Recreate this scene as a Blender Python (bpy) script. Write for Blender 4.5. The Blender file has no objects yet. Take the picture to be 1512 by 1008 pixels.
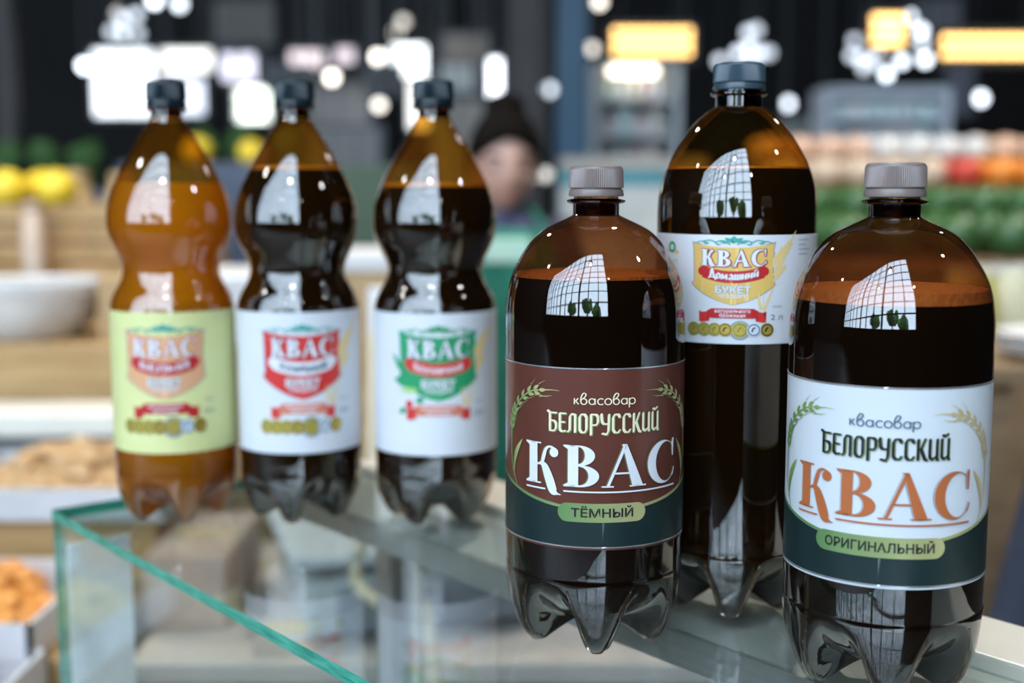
import bpy, bmesh, math, random
from mathutils import Vector, Matrix
random.seed(7)
PI = math.pi
sc = bpy.context.scene
col = sc.collection

# ------------------------------------------------------------------ camera, sky, exposure
T = 1.05                        # height of the glass counter top
F = 1850.0                      # focal length in pixels of the 1512 x 1008 frame
PITCH = math.atan(219 / F)
CZ = T + .26
cam = bpy.data.cameras.new('camera')
cam.sensor_width = 36; cam.lens = F * 36 / 1512
cam.clip_start = .02; cam.clip_end = 300
cam.dof.use_dof = True; cam.dof.focus_distance = .675; cam.dof.aperture_fstop = 3.65
cam.dof.aperture_blades = 0
camo = bpy.data.objects.new('camera', cam); col.objects.link(camo)
camo.location = (0, 0, CZ); camo.rotation_euler = (PI / 2 - PITCH, 0, 0)
sc.camera = camo

world = bpy.data.worlds.new('sky'); sc.world = world; world.use_nodes = True
bg = world.node_tree.nodes['Background']
bg.inputs[0].default_value = (.66, .81, 1.0, 1); bg.inputs[1].default_value = 6.7

sc.view_settings.view_transform = 'Standard'; sc.view_settings.look = 'None'
sc.view_settings.gamma = 1; sc.view_settings.use_curve_mapping = False
sc.view_settings.exposure = 0.3
sc.cycles.use_denoising = True
sc.cycles.max_bounces = 10; sc.cycles.transparent_max_bounces = 24
sc.cycles.diffuse_bounces = 3; sc.cycles.glossy_bounces = 5; sc.cycles.transmission_bounces = 6
sc.cycles.sample_clamp_indirect = 6
sc.cycles.caustics_reflective = False; sc.cycles.caustics_refractive = False

# daylight enters by the glazed front of the hall: a portal only steers the sampling of the sky
def portal(loc, rot, sx, sy):
    l = bpy.data.lights.new('window_portal_offscreen', 'AREA'); l.shape = 'RECTANGLE'; l.size = sx; l.size_y = sy
    l.cycles.is_portal = True
    o = bpy.data.objects.new('window_portal_offscreen', l); col.objects.link(o)
    o.location = loc; o.rotation_euler = rot
FAC_Y, FAC_X0, FAC_X1, FAC_Z0, FAC_Z1 = -4.2, -12.6, 1.2, 1.25, 10.6
portal(((FAC_X0 + FAC_X1) / 2, FAC_Y - .1, (FAC_Z0 + FAC_Z1) / 2), (PI / 2, 0, 0), FAC_X1 - FAC_X0, FAC_Z1 - FAC_Z0)

# ------------------------------------------------------------------ helpers
def at(px, py, D):
    """world point on the line of sight of a pixel, at the real forward distance D"""
    x = (px - 756) / F; y = -(py - 504) / F
    c, s = math.cos(PITCH), math.sin(PITCH)
    r = Vector((x, c + y * s, -s + y * c))
    t = D / r.y
    return Vector((r.x * t, D, CZ + r.z * t))
def mpx(D): return D / F

MATS = {}
def mat(name, c, rough=.5, c2=None, scale=20, metal=0, emit=0, bump=0, spec=.5, trans=0, coat=0, detail=3, stretch=None):
    if name in MATS: return MATS[name]
    m = bpy.data.materials.new(name); m.use_nodes = True; nt = m.node_tree
    b = nt.nodes['Principled BSDF']; ip = b.inputs
    ip['Base Color'].default_value = (*c, 1); ip['Roughness'].default_value = rough
    ip['Metallic'].default_value = metal; ip['Specular IOR Level'].default_value = spec
    ip['Coat Weight'].default_value = coat; ip['Coat Roughness'].default_value = .08
    ip['Transmission Weight'].default_value = trans
    tc = nt.nodes.new('ShaderNodeTexCoord'); mp = nt.nodes.new('ShaderNodeMapping')
    nt.links.new(tc.outputs['Object'], mp.inputs[0])
    if stretch: mp.inputs['Scale'].default_value = stretch
    n = nt.nodes.new('ShaderNodeTexNoise'); n.inputs['Scale'].default_value = scale; n.inputs['Detail'].default_value = detail
    nt.links.new(mp.outputs[0], n.inputs['Vector'])
    if c2 is None: c2 = tuple(min(1, v * 1.08) for v in c)
    mx = nt.nodes.new('ShaderNodeMix'); mx.data_type = 'RGBA'
    mx.inputs[6].default_value = (*c, 1); mx.inputs[7].default_value = (*c2, 1)
    rp = nt.nodes.new('ShaderNodeMapRange'); rp.inputs[1].default_value = .35; rp.inputs[2].default_value = .65
    nt.links.new(n.outputs[0], rp.inputs[0]); nt.links.new(rp.outputs[0], mx.inputs[0])
    nt.links.new(mx.outputs[2], ip['Base Color'])
    if emit:
        nt.links.new(mx.outputs[2], ip['Emission Color']); ip['Emission Strength'].default_value = emit
    if bump:
        bn = nt.nodes.new('ShaderNodeBump'); bn.inputs['Strength'].default_value = bump; bn.inputs['Distance'].default_value = .01
        nt.links.new(n.outputs[0], bn.inputs['Height']); nt.links.new(bn.outputs[0], ip['Normal'])
    MATS[name] = m
    return m

def thin_mat(name, tint, ior=1.6, rough=.03, edge=None, haze=None, hazew=0.0):
    """thin clear wall: tinted see-through mixed with a mirror coat by Fresnel; deeper tint where the wall is crossed obliquely"""
    m = bpy.data.materials.new(name); m.use_nodes = True; nt = m.node_tree; nt.nodes.clear()
    out = nt.nodes.new('ShaderNodeOutputMaterial')
    tr = nt.nodes.new('ShaderNodeBsdfTransparent'); gl = nt.nodes.new('ShaderNodeBsdfGlossy')
    fr = nt.nodes.new('ShaderNodeFresnel'); mx = nt.nodes.new('ShaderNodeMixShader')
    gl.inputs['Roughness'].default_value = rough; gl.inputs['Color'].default_value = (1, 1, 1, 1)
    fr.inputs['IOR'].default_value = ior
    geo = nt.nodes.new('ShaderNodeNewGeometry')
    # same Fresnel from either side of the wall
    sel = nt.nodes.new('ShaderNodeMix'); sel.inputs[2].default_value = ior; sel.inputs[3].default_value = ior
    nt.links.new(geo.outputs['Backfacing'], sel.inputs[0])
    sel.inputs[3].default_value = 1 / ior      # the node itself inverts the index on back faces
    nt.links.new(sel.outputs[0], fr.inputs['IOR'])
    lw = nt.nodes.new('ShaderNodeLayerWeight'); lw.inputs[0].default_value = .35
    cm = nt.nodes.new('ShaderNodeMix'); cm.data_type = 'RGBA'
    cm.inputs[6].default_value = (*tint, 1); cm.inputs[7].default_value = (*(edge or tuple(v * v for v in tint)), 1)
    nt.links.new(lw.outputs['Facing'], cm.inputs[0]); nt.links.new(cm.outputs[2], tr.inputs['Color'])
    src = tr
    tc = nt.nodes.new('ShaderNodeTexCoord'); nz = nt.nodes.new('ShaderNodeTexNoise'); nz.inputs['Scale'].default_value = 22
    bn = nt.nodes.new('ShaderNodeBump'); bn.inputs['Strength'].default_value = .05; bn.inputs['Distance'].default_value = .002
    nt.links.new(tc.outputs['Object'], nz.inputs['Vector']); nt.links.new(nz.outputs[0], bn.inputs['Height']); nt.links.new(bn.outputs[0], gl.inputs['Normal'])
    if haze:
        df = nt.nodes.new('ShaderNodeBsdfDiffuse'); df.inputs[0].default_value = (*haze, 1)
        m2 = nt.nodes.new('ShaderNodeMixShader'); m2.inputs[0].default_value = hazew
        nt.links.new(tr.outputs[0], m2.inputs[1]); nt.links.new(df.outputs[0], m2.inputs[2]); src = m2
    nt.links.new(fr.outputs[0], mx.inputs[0]); nt.links.new(src.outputs[0], mx.inputs[1]); nt.links.new(gl.outputs[0], mx.inputs[2])
    nt.links.new(mx.outputs[0], out.inputs[0])
    MATS[name] = m
    return m

def grad_mat(name, c1, c2, rough=.3, metal=.4):
    """printed foil that runs from one ink to another across the print"""
    m = mat(name, c1, rough, c2, 5, metal); nt = m.node_tree
    tc = nt.nodes.new('ShaderNodeTexCoord'); sp = nt.nodes.new('ShaderNodeSeparateXYZ'); nt.links.new(tc.outputs['Generated'], sp.inputs[0])
    for n in nt.nodes:
        if n.type == 'MIX': nt.links.new(sp.outputs[0], n.inputs[0])
    return m

def link(me, name, m, parent=None):
    o = bpy.data.objects.new(name, me); col.objects.link(o)
    if m is not None and not me.materials: me.materials.append(m)
    o.parent = parent
    return o
def smooth(me, ang=None):
    for p in me.polygons: p.use_smooth = True
    if ang is not None:
        try: me.set_sharp_from_angle(angle=ang)
        except Exception: pass
def tag(o, label=None, cat=None, group=None, kind=None):
    if label: o['label'] = label
    if cat: o['category'] = cat
    if group: o['group'] = group
    if kind: o['kind'] = kind
    return o
def empty(name, loc=(0, 0, 0), rz=0):
    o = bpy.data.objects.new(name, None); col.objects.link(o); o.location = loc; o.rotation_euler = (0, 0, rz)
    o.empty_display_size = .05
    return o
def copy_tree(o, parent=None):
    c = o.copy(); col.objects.link(c); c.parent = parent
    for ch in list(o.children): copy_tree(ch, c)
    return c

class MB:
    def __init__(s): s.v = []; s.f = []; s.mi = []
    def add(s, vs, fs, mi=0):
        k = len(s.v); s.v += [tuple(v) for v in vs]; s.f += [tuple(i + k for i in f) for f in fs]; s.mi += [mi] * len(fs); return s
    def box(s, x0, x1, y0, y1, z0, z1, mi=0):
        return s.add([(x, y, z) for z in (z0, z1) for y in (y0, y1) for x in (x0, x1)],
              [(0, 2, 3, 1), (4, 5, 7, 6), (0, 1, 5, 4), (2, 6, 7, 3), (0, 4, 6, 2), (1, 3, 7, 5)], mi)
    def tube(s, pts, r, n=8, caps=True):
        pts = [Vector(p) for p in pts]; rings = []
        rr = r if isinstance(r, (list, tuple)) else [r] * len(pts)
        up = Vector((0, 0, 1))
        for i, p in enumerate(pts):
            d = (pts[min(i + 1, len(pts) - 1)] - pts[max(i - 1, 0)]).normalized()
            a = d.cross(up if abs(d.z) < .95 else Vector((1, 0, 0))).normalized(); b = d.cross(a)
            rings.append([p + (a * math.cos(t) + b * math.sin(t)) * rr[i] for t in [2 * PI * j / n for j in range(n)]])
        k = len(pts); vs = [v for r_ in rings for v in r_]
        fs = [(i * n + j, i * n + (j + 1) % n, (i + 1) * n + (j + 1) % n, (i + 1) * n + j) for i in range(k - 1) for j in range(n)]
        if caps: fs += [tuple(range(n))[::-1], tuple((k - 1) * n + j for j in range(n))]
        return s.add(vs, fs)
    def lathe(s, prof, n=32, cx=0, cy=0, cz=0, sx=1, sy=1):
        vs = []; fs = []
        for r, z in prof:
            vs += [(cx + r * sx * math.cos(2 * PI * j / n), cy + r * sy * math.sin(2 * PI * j / n), cz + z) for j in range(n)]
        for i in range(len(prof) - 1):
            for j in range(n): fs.append((i * n + j, i * n + (j + 1) % n, (i + 1) * n + (j + 1) % n, (i + 1) * n + j))
        fs.append(tuple(range(n))[::-1]); fs.append(tuple((len(prof) - 1) * n + j for j in range(n)))
        return s.add(vs, fs)
    def ball(s, c, r, n=12, m=8, sq=(1, 1, 1), wob=0):
        prof = [(max(.02, math.sin(PI * i / m)), -math.cos(PI * i / m)) for i in range(m + 1)]
        vs = []; fs = []
        for i, (rr, z) in enumerate(prof):
            for j in range(n):
                w = 1 + random.uniform(-wob, wob)
                vs.append((c[0] + r * sq[0] * rr * w * math.cos(2 * PI * j / n), c[1] + r * sq[1] * rr * w * math.sin(2 * PI * j / n), c[2] + r * sq[2] * z * w))
        for i in range(m):
            for j in range(n): fs.append((i * n + j, i * n + (j + 1) % n, (i + 1) * n + (j + 1) % n, (i + 1) * n + j))
        fs += [tuple(range(n))[::-1], tuple(m * n + j for j in range(n))]
        return s.add(vs, fs)
    def mesh(s, name, sm=False, ang=.7):
        me = bpy.data.meshes.new(name); me.from_pydata(s.v, [], s.f)
        if any(s.mi): me.polygons.foreach_set('material_index', s.mi)
        me.update()
        if sm: smooth(me, ang)
        return me
    def build(s, name, m, parent=None, sm=False, bevel=0, ang=.7):
        me = s.mesh(name, sm, ang)
        ms = m if isinstance(m, (list, tuple)) else [m]
        for q in ms: me.materials.append(q)
        o = link(me, name, None, parent)
        if bevel:
            bv = o.modifiers.new('bevel', 'BEVEL'); bv.width = bevel; bv.segments = 2; bv.limit_method = 'ANGLE'
        return o
def struct(o): o['kind'] = 'structure'; return o


# ------------------------------------------------------------------ the hall
HX0, HX1, HY1, HZ = -13.0, 9.0, 14.0, 11.4
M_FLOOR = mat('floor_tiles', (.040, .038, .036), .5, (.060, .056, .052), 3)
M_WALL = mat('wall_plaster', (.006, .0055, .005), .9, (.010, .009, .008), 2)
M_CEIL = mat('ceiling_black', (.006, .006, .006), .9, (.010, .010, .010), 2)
M_STEEL_W = mat('mullion_grey', (.10, .11, .12), .4, (.13, .14, .15), 10)
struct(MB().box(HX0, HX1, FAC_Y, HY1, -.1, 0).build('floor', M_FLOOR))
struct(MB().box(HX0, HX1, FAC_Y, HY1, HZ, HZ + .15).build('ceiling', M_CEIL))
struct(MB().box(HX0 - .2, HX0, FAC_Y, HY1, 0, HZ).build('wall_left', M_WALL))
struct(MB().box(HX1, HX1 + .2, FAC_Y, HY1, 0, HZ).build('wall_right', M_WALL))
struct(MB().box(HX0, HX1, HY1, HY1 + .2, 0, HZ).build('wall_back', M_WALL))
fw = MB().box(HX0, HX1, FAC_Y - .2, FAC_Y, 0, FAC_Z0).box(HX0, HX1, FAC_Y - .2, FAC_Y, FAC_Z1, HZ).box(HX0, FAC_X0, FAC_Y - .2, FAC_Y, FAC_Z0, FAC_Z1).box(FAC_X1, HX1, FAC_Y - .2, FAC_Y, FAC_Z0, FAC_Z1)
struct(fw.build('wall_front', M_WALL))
win = struct(MB().box(FAC_X0, FAC_X1, FAC_Y - .16, FAC_Y - .04, FAC_Z0, FAC_Z0 + .06).box(FAC_X0, FAC_X1, FAC_Y - .16, FAC_Y - .04, FAC_Z1 - .06, FAC_Z1).build('window_1', M_STEEL_W))
nx = 12
for i in range(nx + 1):
    x = FAC_X0 + (FAC_X1 - FAC_X0) * i / nx
    w = .10 if i % 3 == 0 else .045
    MB().box(x - w, x + w, FAC_Y - .15, FAC_Y - .05, FAC_Z0, FAC_Z1).build('mullion', M_STEEL_W, win)
for z in (2.1, 3.0, 4.2, 5.4, 6.6, 7.9, 9.2): MB().box(FAC_X0, FAC_X1, FAC_Y - .14, FAC_Y - .06, z - .035, z + .035).build('transom', M_STEEL_W, win)
PANE = thin_mat('window_pane', (.96, .98, .98), 1.45, .0, (.9, .94, .94))
for i in range(nx):
    x0 = FAC_X0 + (FAC_X1 - FAC_X0) * i / nx; x1 = FAC_X0 + (FAC_X1 - FAC_X0) * (i + 1) / nx
    MB().add([(x0, FAC_Y - .1, FAC_Z0), (x1, FAC_Y - .1, FAC_Z0), (x1, FAC_Y - .1, FAC_Z1), (x0, FAC_Y - .1, FAC_Z1)], [(0, 1, 2, 3)]).build('pane', PANE, win)
# the street outside, mirrored in the bottles
struct(MB().box(-40, 30, -60, FAC_Y - .2, -.2, -.05).build('ground', mat('street_paving', (.22, .22, .22), .8, (.28, .28, .27), 1)))
M_BARK = mat('bark', (.08, .05, .03), .9, (.12, .08, .05), 12); M_LEAVES = mat('street_leaves', (.06, .16, .03), .7, (.12, .26, .06), 6)
def lumps(c, r, n, rl, sq=1.0):
    m = MB()
    for k in range(n):
        d = Vector((random.gauss(0, 1), random.gauss(0, 1), random.gauss(0, 1))).normalized() * r * random.uniform(.55, 1)
        m.ball((c[0] + d.x, c[1] + d.y, c[2] + d.z * sq), rl * random.uniform(.7, 1.2), 7, 5, wob=.15)
    return m
for i, (x, y, h) in enumerate(((-7.5, -11, 4.0), (-3.6, -13.5, 5.2), (-.6, -12, 3.4))):
    t = tag(empty('street_tree', (x, y, 0)), ('leafy green street tree outside the glazed front', 'tall green street tree outside between two others', 'small green street tree outside by the end of the glazing')[i], 'tree', 'street trees')
    MB().tube([(0, 0, -.1), (.05, 0, h * .4), (0, .05, h * .6)], [.16, .12, .08]).build('trunk', M_BARK, t)
    lumps((0, 0, h * .62), 1.1 + .35 * (i % 2), 40, .5, .75).build('crown', M_LEAVES, t)

# ------------------------------------------------------------------ the glass counter
C0 = Vector((-.3812, 1.0136, 0)); CA = math.atan2(-.7708, .6375)
GLASS = thin_mat('counter_glass', (.96, .98, .97), 1.5, .012, (.90, .95, .925))
G_EDGE = mat('glass_green_edge', (.028, .25, .175), .18, (.08, .42, .31), 40, emit=0, spec=.7, stretch=(1, 1, 8))
M_ALU = mat('brushed_aluminium', (.62, .62, .60), .32, (.70, .70, .68), 60, metal=.7, stretch=(.1, 6, 6))
M_LEDGE = mat('cream_ledge', (.72, .68, .58), .4, (.80, .76, .66), 10)
M_WHITE = mat('white_laminate', (.80, .81, .82), .35, (.86, .86, .87), 8)
M_GREYL = mat('grey_laminate', (.30, .31, .33), .45, (.36, .37, .38), 8)
case = tag(empty('display_case', (C0.x, C0.y, 0), CA), 'glass-topped display counter with green glass edges that the kvass bottles stand on', 'counter')
CL, CD = 1.35, .352; TG = .008
def pane_box(name, x0, x1, y0, y1, z0, z1):
    """pane with see-through faces and green edges"""
    m = MB().box(x0, x1, y0, y1, z0, z1)
    d = (x1 - x0, y1 - y0, z1 - z0); ax = d.index(min(d))
    m.mi = [0 if {0: 2, 1: 2, 2: 1, 3: 1, 4: 0, 5: 0}[k] == ax else 1 for k in range(6)]
    return m.build(name, [GLASS, G_EDGE], case)
pane_box('top_glass', 0, CL, 0, CD - .06, T - TG, T)
pane_box('front_glass', 0, CL, .001, .007, T - .55, T - TG)
pane_box('end_glass', 0, .006, .008, CD - .03, T - .55, T - TG)
MB().box(.0, CL, CD - .062, CD, T - .022, T + .0005).build('rear_ledge', M_LEDGE, case, bevel=.002)
MB().box(.002, CL, .201, .206, T - .030, T - TG - .0005).build('shelf_rail', M_ALU, case)
MB().box(.002, CL, .206, CD - .062, T - .016, T - TG - .0005).build('under_shelf', mat('pale_grey_panel', (.50, .50, .47), .4, (.56, .56, .53), 12), case)
MB().box(0, CL, 0, CD, .08, T - .55).build('base_cabinet', M_WHITE, case, bevel=.004)
MB().box(.03, CL - .03, .03, CD - .03, 0, .08).build('plinth', M_GREYL, case)
for z in (T - .30,):
    pane_box('inner_shelf', .05, CL - .02, .06, CD - .05, z, z + .005)
for x in (.03, CL - .03):
    MB().box(x - .012, x + .012, CD - .045, CD - .02, T - .55, T - .022).build('rear_post', M_ALU, case)
lp = MB().box(.0065, .0120, .009, .062, T - .54, T - .030).build('end_panel', mat('white_end_panel', (.86, .87, .88), .4, (.90, .90, .91), 4), case)  # plain white strip along the inside of the end pane
tag(lp, 'white strip inside the glass corner')
# ------------------------------------------------------------------ print: flat shapes wrapped round a bottle
def cat(pts, n=6):
    """Catmull-Rom through points of any dimension"""
    out = []
    P = [pts[0]] + list(pts) + [pts[-1]]
    for i in range(1, len(P) - 2):
        for k in range(n):
            t = k / n
            out.append(tuple(.5 * (2 * b + (c - a) * t + (2 * a - 5 * b + 4 * c - d) * t * t + (3 * b - a - 3 * c + d) * t ** 3)
                             for a, b, c, d in zip(P[i - 1], P[i], P[i + 1], P[i + 2])))
    out.append(tuple(pts[-1])); return out
def vstroke(pts, w=None, n=5, sm=True):
    """stroke with a width at each point (x, y, w)"""
    if w is not None: pts = [(x, y, w) for x, y in pts]
    if sm and len(pts) > 2: pts = cat(pts, n)
    L = []; R = []
    for i, p in enumerate(pts):
        a = pts[max(i - 1, 0)]; b = pts[min(i + 1, len(pts) - 1)]
        dx, dy = b[0] - a[0], b[1] - a[1]; l = math.hypot(dx, dy) or 1
        nx, ny = -dy / l * p[2] / 2, dx / l * p[2] / 2
        L.append((p[0] + nx, p[1] + ny)); R.append((p[0] - nx, p[1] - ny))
    return [[R[i], R[i + 1], L[i + 1], L[i]] for i in range(len(pts) - 1)]
def rect(x0, y0, x1, y1): return [[(x0, y0), (x1, y0), (x1, y1), (x0, y1)]]
def crescent(co, ro, ci, ri, a0, a1, n=22):
    o = [(co[0] + ro[0] * math.cos(a), co[1] + ro[1] * math.sin(a)) for a in [math.radians(a0 + (a1 - a0) * i / n) for i in range(n + 1)]]
    q = [(ci[0] + ri[0] * math.cos(a), ci[1] + ri[1] * math.sin(a)) for a in [math.radians(a0 + (a1 - a0) * i / n) for i in range(n + 1)]]
    return [[o[i], o[i + 1], q[i + 1], q[i]] for i in range(n)]
def disc(cx, cy, rx, ry=None, n=20):
    ry = ry or rx
    return [[(cx + rx * math.cos(2 * PI * i / n), cy + ry * math.sin(2 * PI * i / n)) for i in range(n)]]
def leaf(x, y, ang, l, w):
    c, s = math.cos(ang), math.sin(ang)
    pts = [(0, 0), (.25, .42), (.5, .5), (.78, .28), (1, 0), (.78, -.28), (.5, -.5), (.25, -.42)]
    return [[(x + c * a * l - s * b * w, y + s * a * l + c * b * w) for a, b in pts]]
def xf(polys, sx=1, sy=None, dx=0, dy=0, shear=0):
    sy = sx if sy is None else sy
    return [[(x * sx + y * shear * sy + dx, y * sy + dy) for x, y in p] for p in polys]
def fatten(polys, d):
    r = []
    for k in range(8): r += xf(polys, 1, 1, d * math.cos(k * PI / 4), d * math.sin(k * PI / 4))
    return r
def bend(polys, k):       # smile-shaped baseline
    return [[(x, y + k * x * x) for x, y in p] for p in polys]
def densify(polys, d):
    """short edges so that bent shapes stay smooth"""
    r = []
    for p in polys:
        q = []
        for i in range(len(p)):
            a, b = p[i], p[(i + 1) % len(p)]
            n = max(1, int(math.hypot(b[0] - a[0], b[1] - a[1]) / d))
            q += [(a[0] + (b[0] - a[0]) * t / n, a[1] + (b[1] - a[1]) * t / n) for t in range(n)]
        r.append(q)
    return r
def bounds(polys):
    xs = [x for p in polys for x, y in p]; ys = [y for p in polys for x, y in p]
    return min(xs), max(xs), min(ys), max(ys)
def fit(polys, cx, w, z0, h):
    x0, x1, y0, y1 = bounds(polys)
    return xf(polys, w / (x1 - x0), h / (y1 - y0), cx - (x0 + x1) / 2 * w / (x1 - x0), z0 - y0 * h / (y1 - y0))
def fitw(polys, cx, w, z0, capz=1.0, h=1.0):
    """fit the width; height scaled so that one unit of letter height is h"""
    x0, x1, y0, y1 = bounds(polys)
    return xf(polys, w / (x1 - x0), h, cx - (x0 + x1) / 2 * w / (x1 - x0), z0)

def serif_kvas(st=.23, h=.045, swash=True):
    out = []; x = 0
    def put(pl, w):
        nonlocal x, out
        out += xf(pl, 1, 1, x, 0); x += w
    K = rect(.10, 0, .10 + st, 1) + rect(0, .965, .10 + st + .10, 1) + rect(0, 0, .10 + st + .10, .035)
    K += [[(.0, .965), (.10, .90), (.10, .965)], [(.0, .035), (.10, .035), (.10, .10)]]
    if swash:
        K += vstroke([(.33, .47, h), (.45, .52, h * 1.6), (.50, .68, .09), (.56, .86, .07), (.66, .92, .05), (.76, .88, .06)])
        K += disc(.755, .79, .105, .115)
        K += vstroke([(.40, .50, .06), (.52, .44, .16), (.64, .14, .215), (.74, -.14, .19), (.84, -.20, .05), (.92, -.215, .02)])
        put(K, .98)
    else:
        K += vstroke([(.10 + st, .48, h * 1.2), (.45, .58, h * 1.6), (.58, .86, .12), (.70, .97, .17)])
        K += vstroke([(.36, .52, .06), (.50, .44, .17), (.60, .14, st), (.74, .02, st * .8)])
        K += rect(.52, 0, .88, .05)
        put(K, .92)
    cx, cy = .34, .755
    B = rect(.10, 0, .10 + st, 1) + [[(.0, .965), (.10, .90), (.10, .965)], [(.0, .035), (.10, .035), (.10, .10)]]
    B += rect(0, .965, .36, 1) + rect(0, 0, .38, h) + rect(.10 + st, .5, .36, .5 + h)
    B += crescent((.34, .755), (.35, .245), (.34, .76), (.35 - st * .95, .245 - h), -90, 90)
    B += crescent((.36, .265), (.42, .265), (.36, .268), (.42 - st, .265 - h), -90, 90)
    put(B, .86)
    A = [[(.07, 0), (.07 + h * 1.5, 0), (.53, 1.0), (.46, 1.02)], [(.42, 1.03), (.53, 1.03), (.93, 0), (.93 - st * 1.15, 0)]]
    A += rect(.23, .31, .70, .31 + h) + rect(-.02, 0, .24, .035) + rect(.60, 0, 1.0, .035)
    put(A, 1.02)
    C = crescent((.48, .5), (.46, .525), (.48 + st * .42, .5), (.46 - st * .58, .525 - h), 42, 318, 34)
    C += [[(.80, .60), (.845, .60), (.86, 1.03), (.815, 1.03), (.77, .93)]] + vstroke([(.80, .12, h), (.86, .24, h * .8), (.875, .32, h * .5)])
    put(C, .9)
    return out

def nib(lines, n):
    out = []
    for pl in lines:
        for a, b in zip(pl, pl[1:]):
            c = [(a[0] - n[0], a[1] - n[1]), (a[0] + n[0], a[1] + n[1]), (b[0] + n[0], b[1] + n[1]), (b[0] - n[0], b[1] - n[1])]
            dx, dy = b[0] - a[0], b[1] - a[1]; l = math.hypot(dx, dy) or 1
            ar = abs(dx * n[1] - dy * n[0]) / l
            out.append(c)
            if ar < .045: out += vstroke([a, b], .09, sm=False)
        for p in pl:
            out.append([(p[0] - n[0], p[1] - n[1]), (p[0] + .02, p[1] - .035), (p[0] + n[0], p[1] + n[1]), (p[0] - .02, p[1] + .035)])
    return out
GL = {
 'Б': (.58, [[(-.03, 1.1), (.10, 1.0), (.48, 1.0)], [(.1, 1), (.1, 0)], [(.1, .56), (.36, .56), (.46, .42), (.46, .15), (.34, 0), (.1, 0)]]),
 'Е': (.50, [[(.42, 1), (.1, 1), (.1, .1), (.2, 0), (.42, .04)], [(.1, .52), (.36, .52)]]),
 'Л': (.58, [[(.04, 0), (.15, .1), (.16, .86), (.26, 1), (.44, .96), (.44, 0)]]),
 'О': (.60, [[(.1, .15), (.1, .85), (.2, 1), (.36, 1), (.46, .85), (.46, .15), (.36, 0), (.2, 0), (.1, .15)]]),
 'Р': (.58, [[(.1, -.12), (.1, 1), (.36, 1), (.46, .88), (.46, .55), (.36, .42), (.1, .42)]]),
 'У': (.58, [[(.06, 1.02), (.10, .6), (.18, .48), (.42, .48)], [(.46, 1), (.44, .1), (.34, -.10), (.12, -.04)]]),
 'С': (.57, [[(.46, .84), (.38, 1), (.2, 1), (.1, .85), (.1, .15), (.2, 0), (.38, 0), (.47, .14)]]),
 'К': (.58, [[(.1, 0), (.1, 1)], [(.1, .48), (.24, .52), (.42, 1.02)], [(.24, .52), (.42, .02), (.52, -.03)]]),
 'И': (.60, [[(.08, 1), (.08, .12), (.2, 0), (.44, .18)], [(.44, 1), (.44, 0), (.5, -.02)]]),
 'Й': (.60, [[(.08, 1), (.08, .12), (.2, 0), (.44, .18)], [(.44, 1), (.44, 0), (.5, -.02)], [(.12, 1.2), (.24, 1.13), (.4, 1.24)]]),
 'Д': (.66, [[(.0, -.2), (.04, 0), (.6, 0), (.62, -.2)], [(.12, 0), (.22, .9), (.28, 1.05), (.5, 0)]]),
 'о': (.50, [[(.06, .12), (.06, .5), (.2, .66), (.36, .5), (.36, .12), (.2, 0), (.06, .12)]]),
 'м': (.66, [[(.04, 0), (.08, .62), (.27, .1), (.46, .62), (.5, 0)]]),
 'а': (.54, [[(.06, .52), (.2, .66), (.36, .5), (.36, .1), (.44, 0)], [(.36, .34), (.16, .32), (.06, .16), (.16, 0), (.36, .12)]]),
 'ш': (.70, [[(.06, .64), (.06, .02), (.54, .02), (.54, .64)], [(.30, .64), (.30, .02)]]),
 'н': (.54, [[(.06, .64), (.06, 0)], [(.06, .34), (.36, .34)], [(.36, .64), (.36, 0)]]),
 'и': (.54, [[(.06, .64), (.06, .06), (.36, .5)], [(.36, .64), (.36, 0)]]),
 'й': (.54, [[(.06, .64), (.06, .06), (.36, .5)], [(.36, .64), (.36, 0)], [(.1, .86), (.2, .8), (.32, .88)]]),
}
def nib_text(txt, n=(.085, .055), track=0):
    x = 0; out = []
    for ch in txt:
        w, ln = GL[ch]
        out += xf(nib(ln, n), 1, 1, x, 0); x += w + track
    return out
def circ(cx, cy, rx, ry, a0=0, a1=360, n=18):
    return [(cx + rx * math.cos(math.radians(a0 + (a1 - a0) * i / n)), cy + ry * math.sin(math.radians(a0 + (a1 - a0) * i / n))) for i in range(n + 1)]
def mono_kvasovar(w=.075):
    x = 0; out = []
    def put(paths, adv):
        nonlocal x, out
        for p in paths: out += xf(vstroke(p, w, sm=False), 1, 1, x, 0)
        x += adv
    k = ([[(0, 0), (0, .52)], cat([(.02, .24), (.10, .30), (.24, .52)], 4), cat([(.08, .29), (.17, .16), (.27, 0)], 4)], .40)
    v = ([circ(.2, .25, .19, .25), cat([(.01, .25), (.03, .62), (.18, .96), (.34, .88), (.28, .66), (.14, .5)], 5)], .52)
    a = ([circ(.2, .26, .19, .25), [(.39, .52), (.39, 0)]], .54)
    s = ([circ(.22, .26, .2, .26, 45, 315)], .46)
    o = ([circ(.22, .26, .21, .26)], .54)
    r = ([[(0, .52), (0, -.28)], circ(.2, .26, .2, .26)], .5)
    for q in (k, v, a, s, o, v, a, r): put(*q)
    return out

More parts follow.
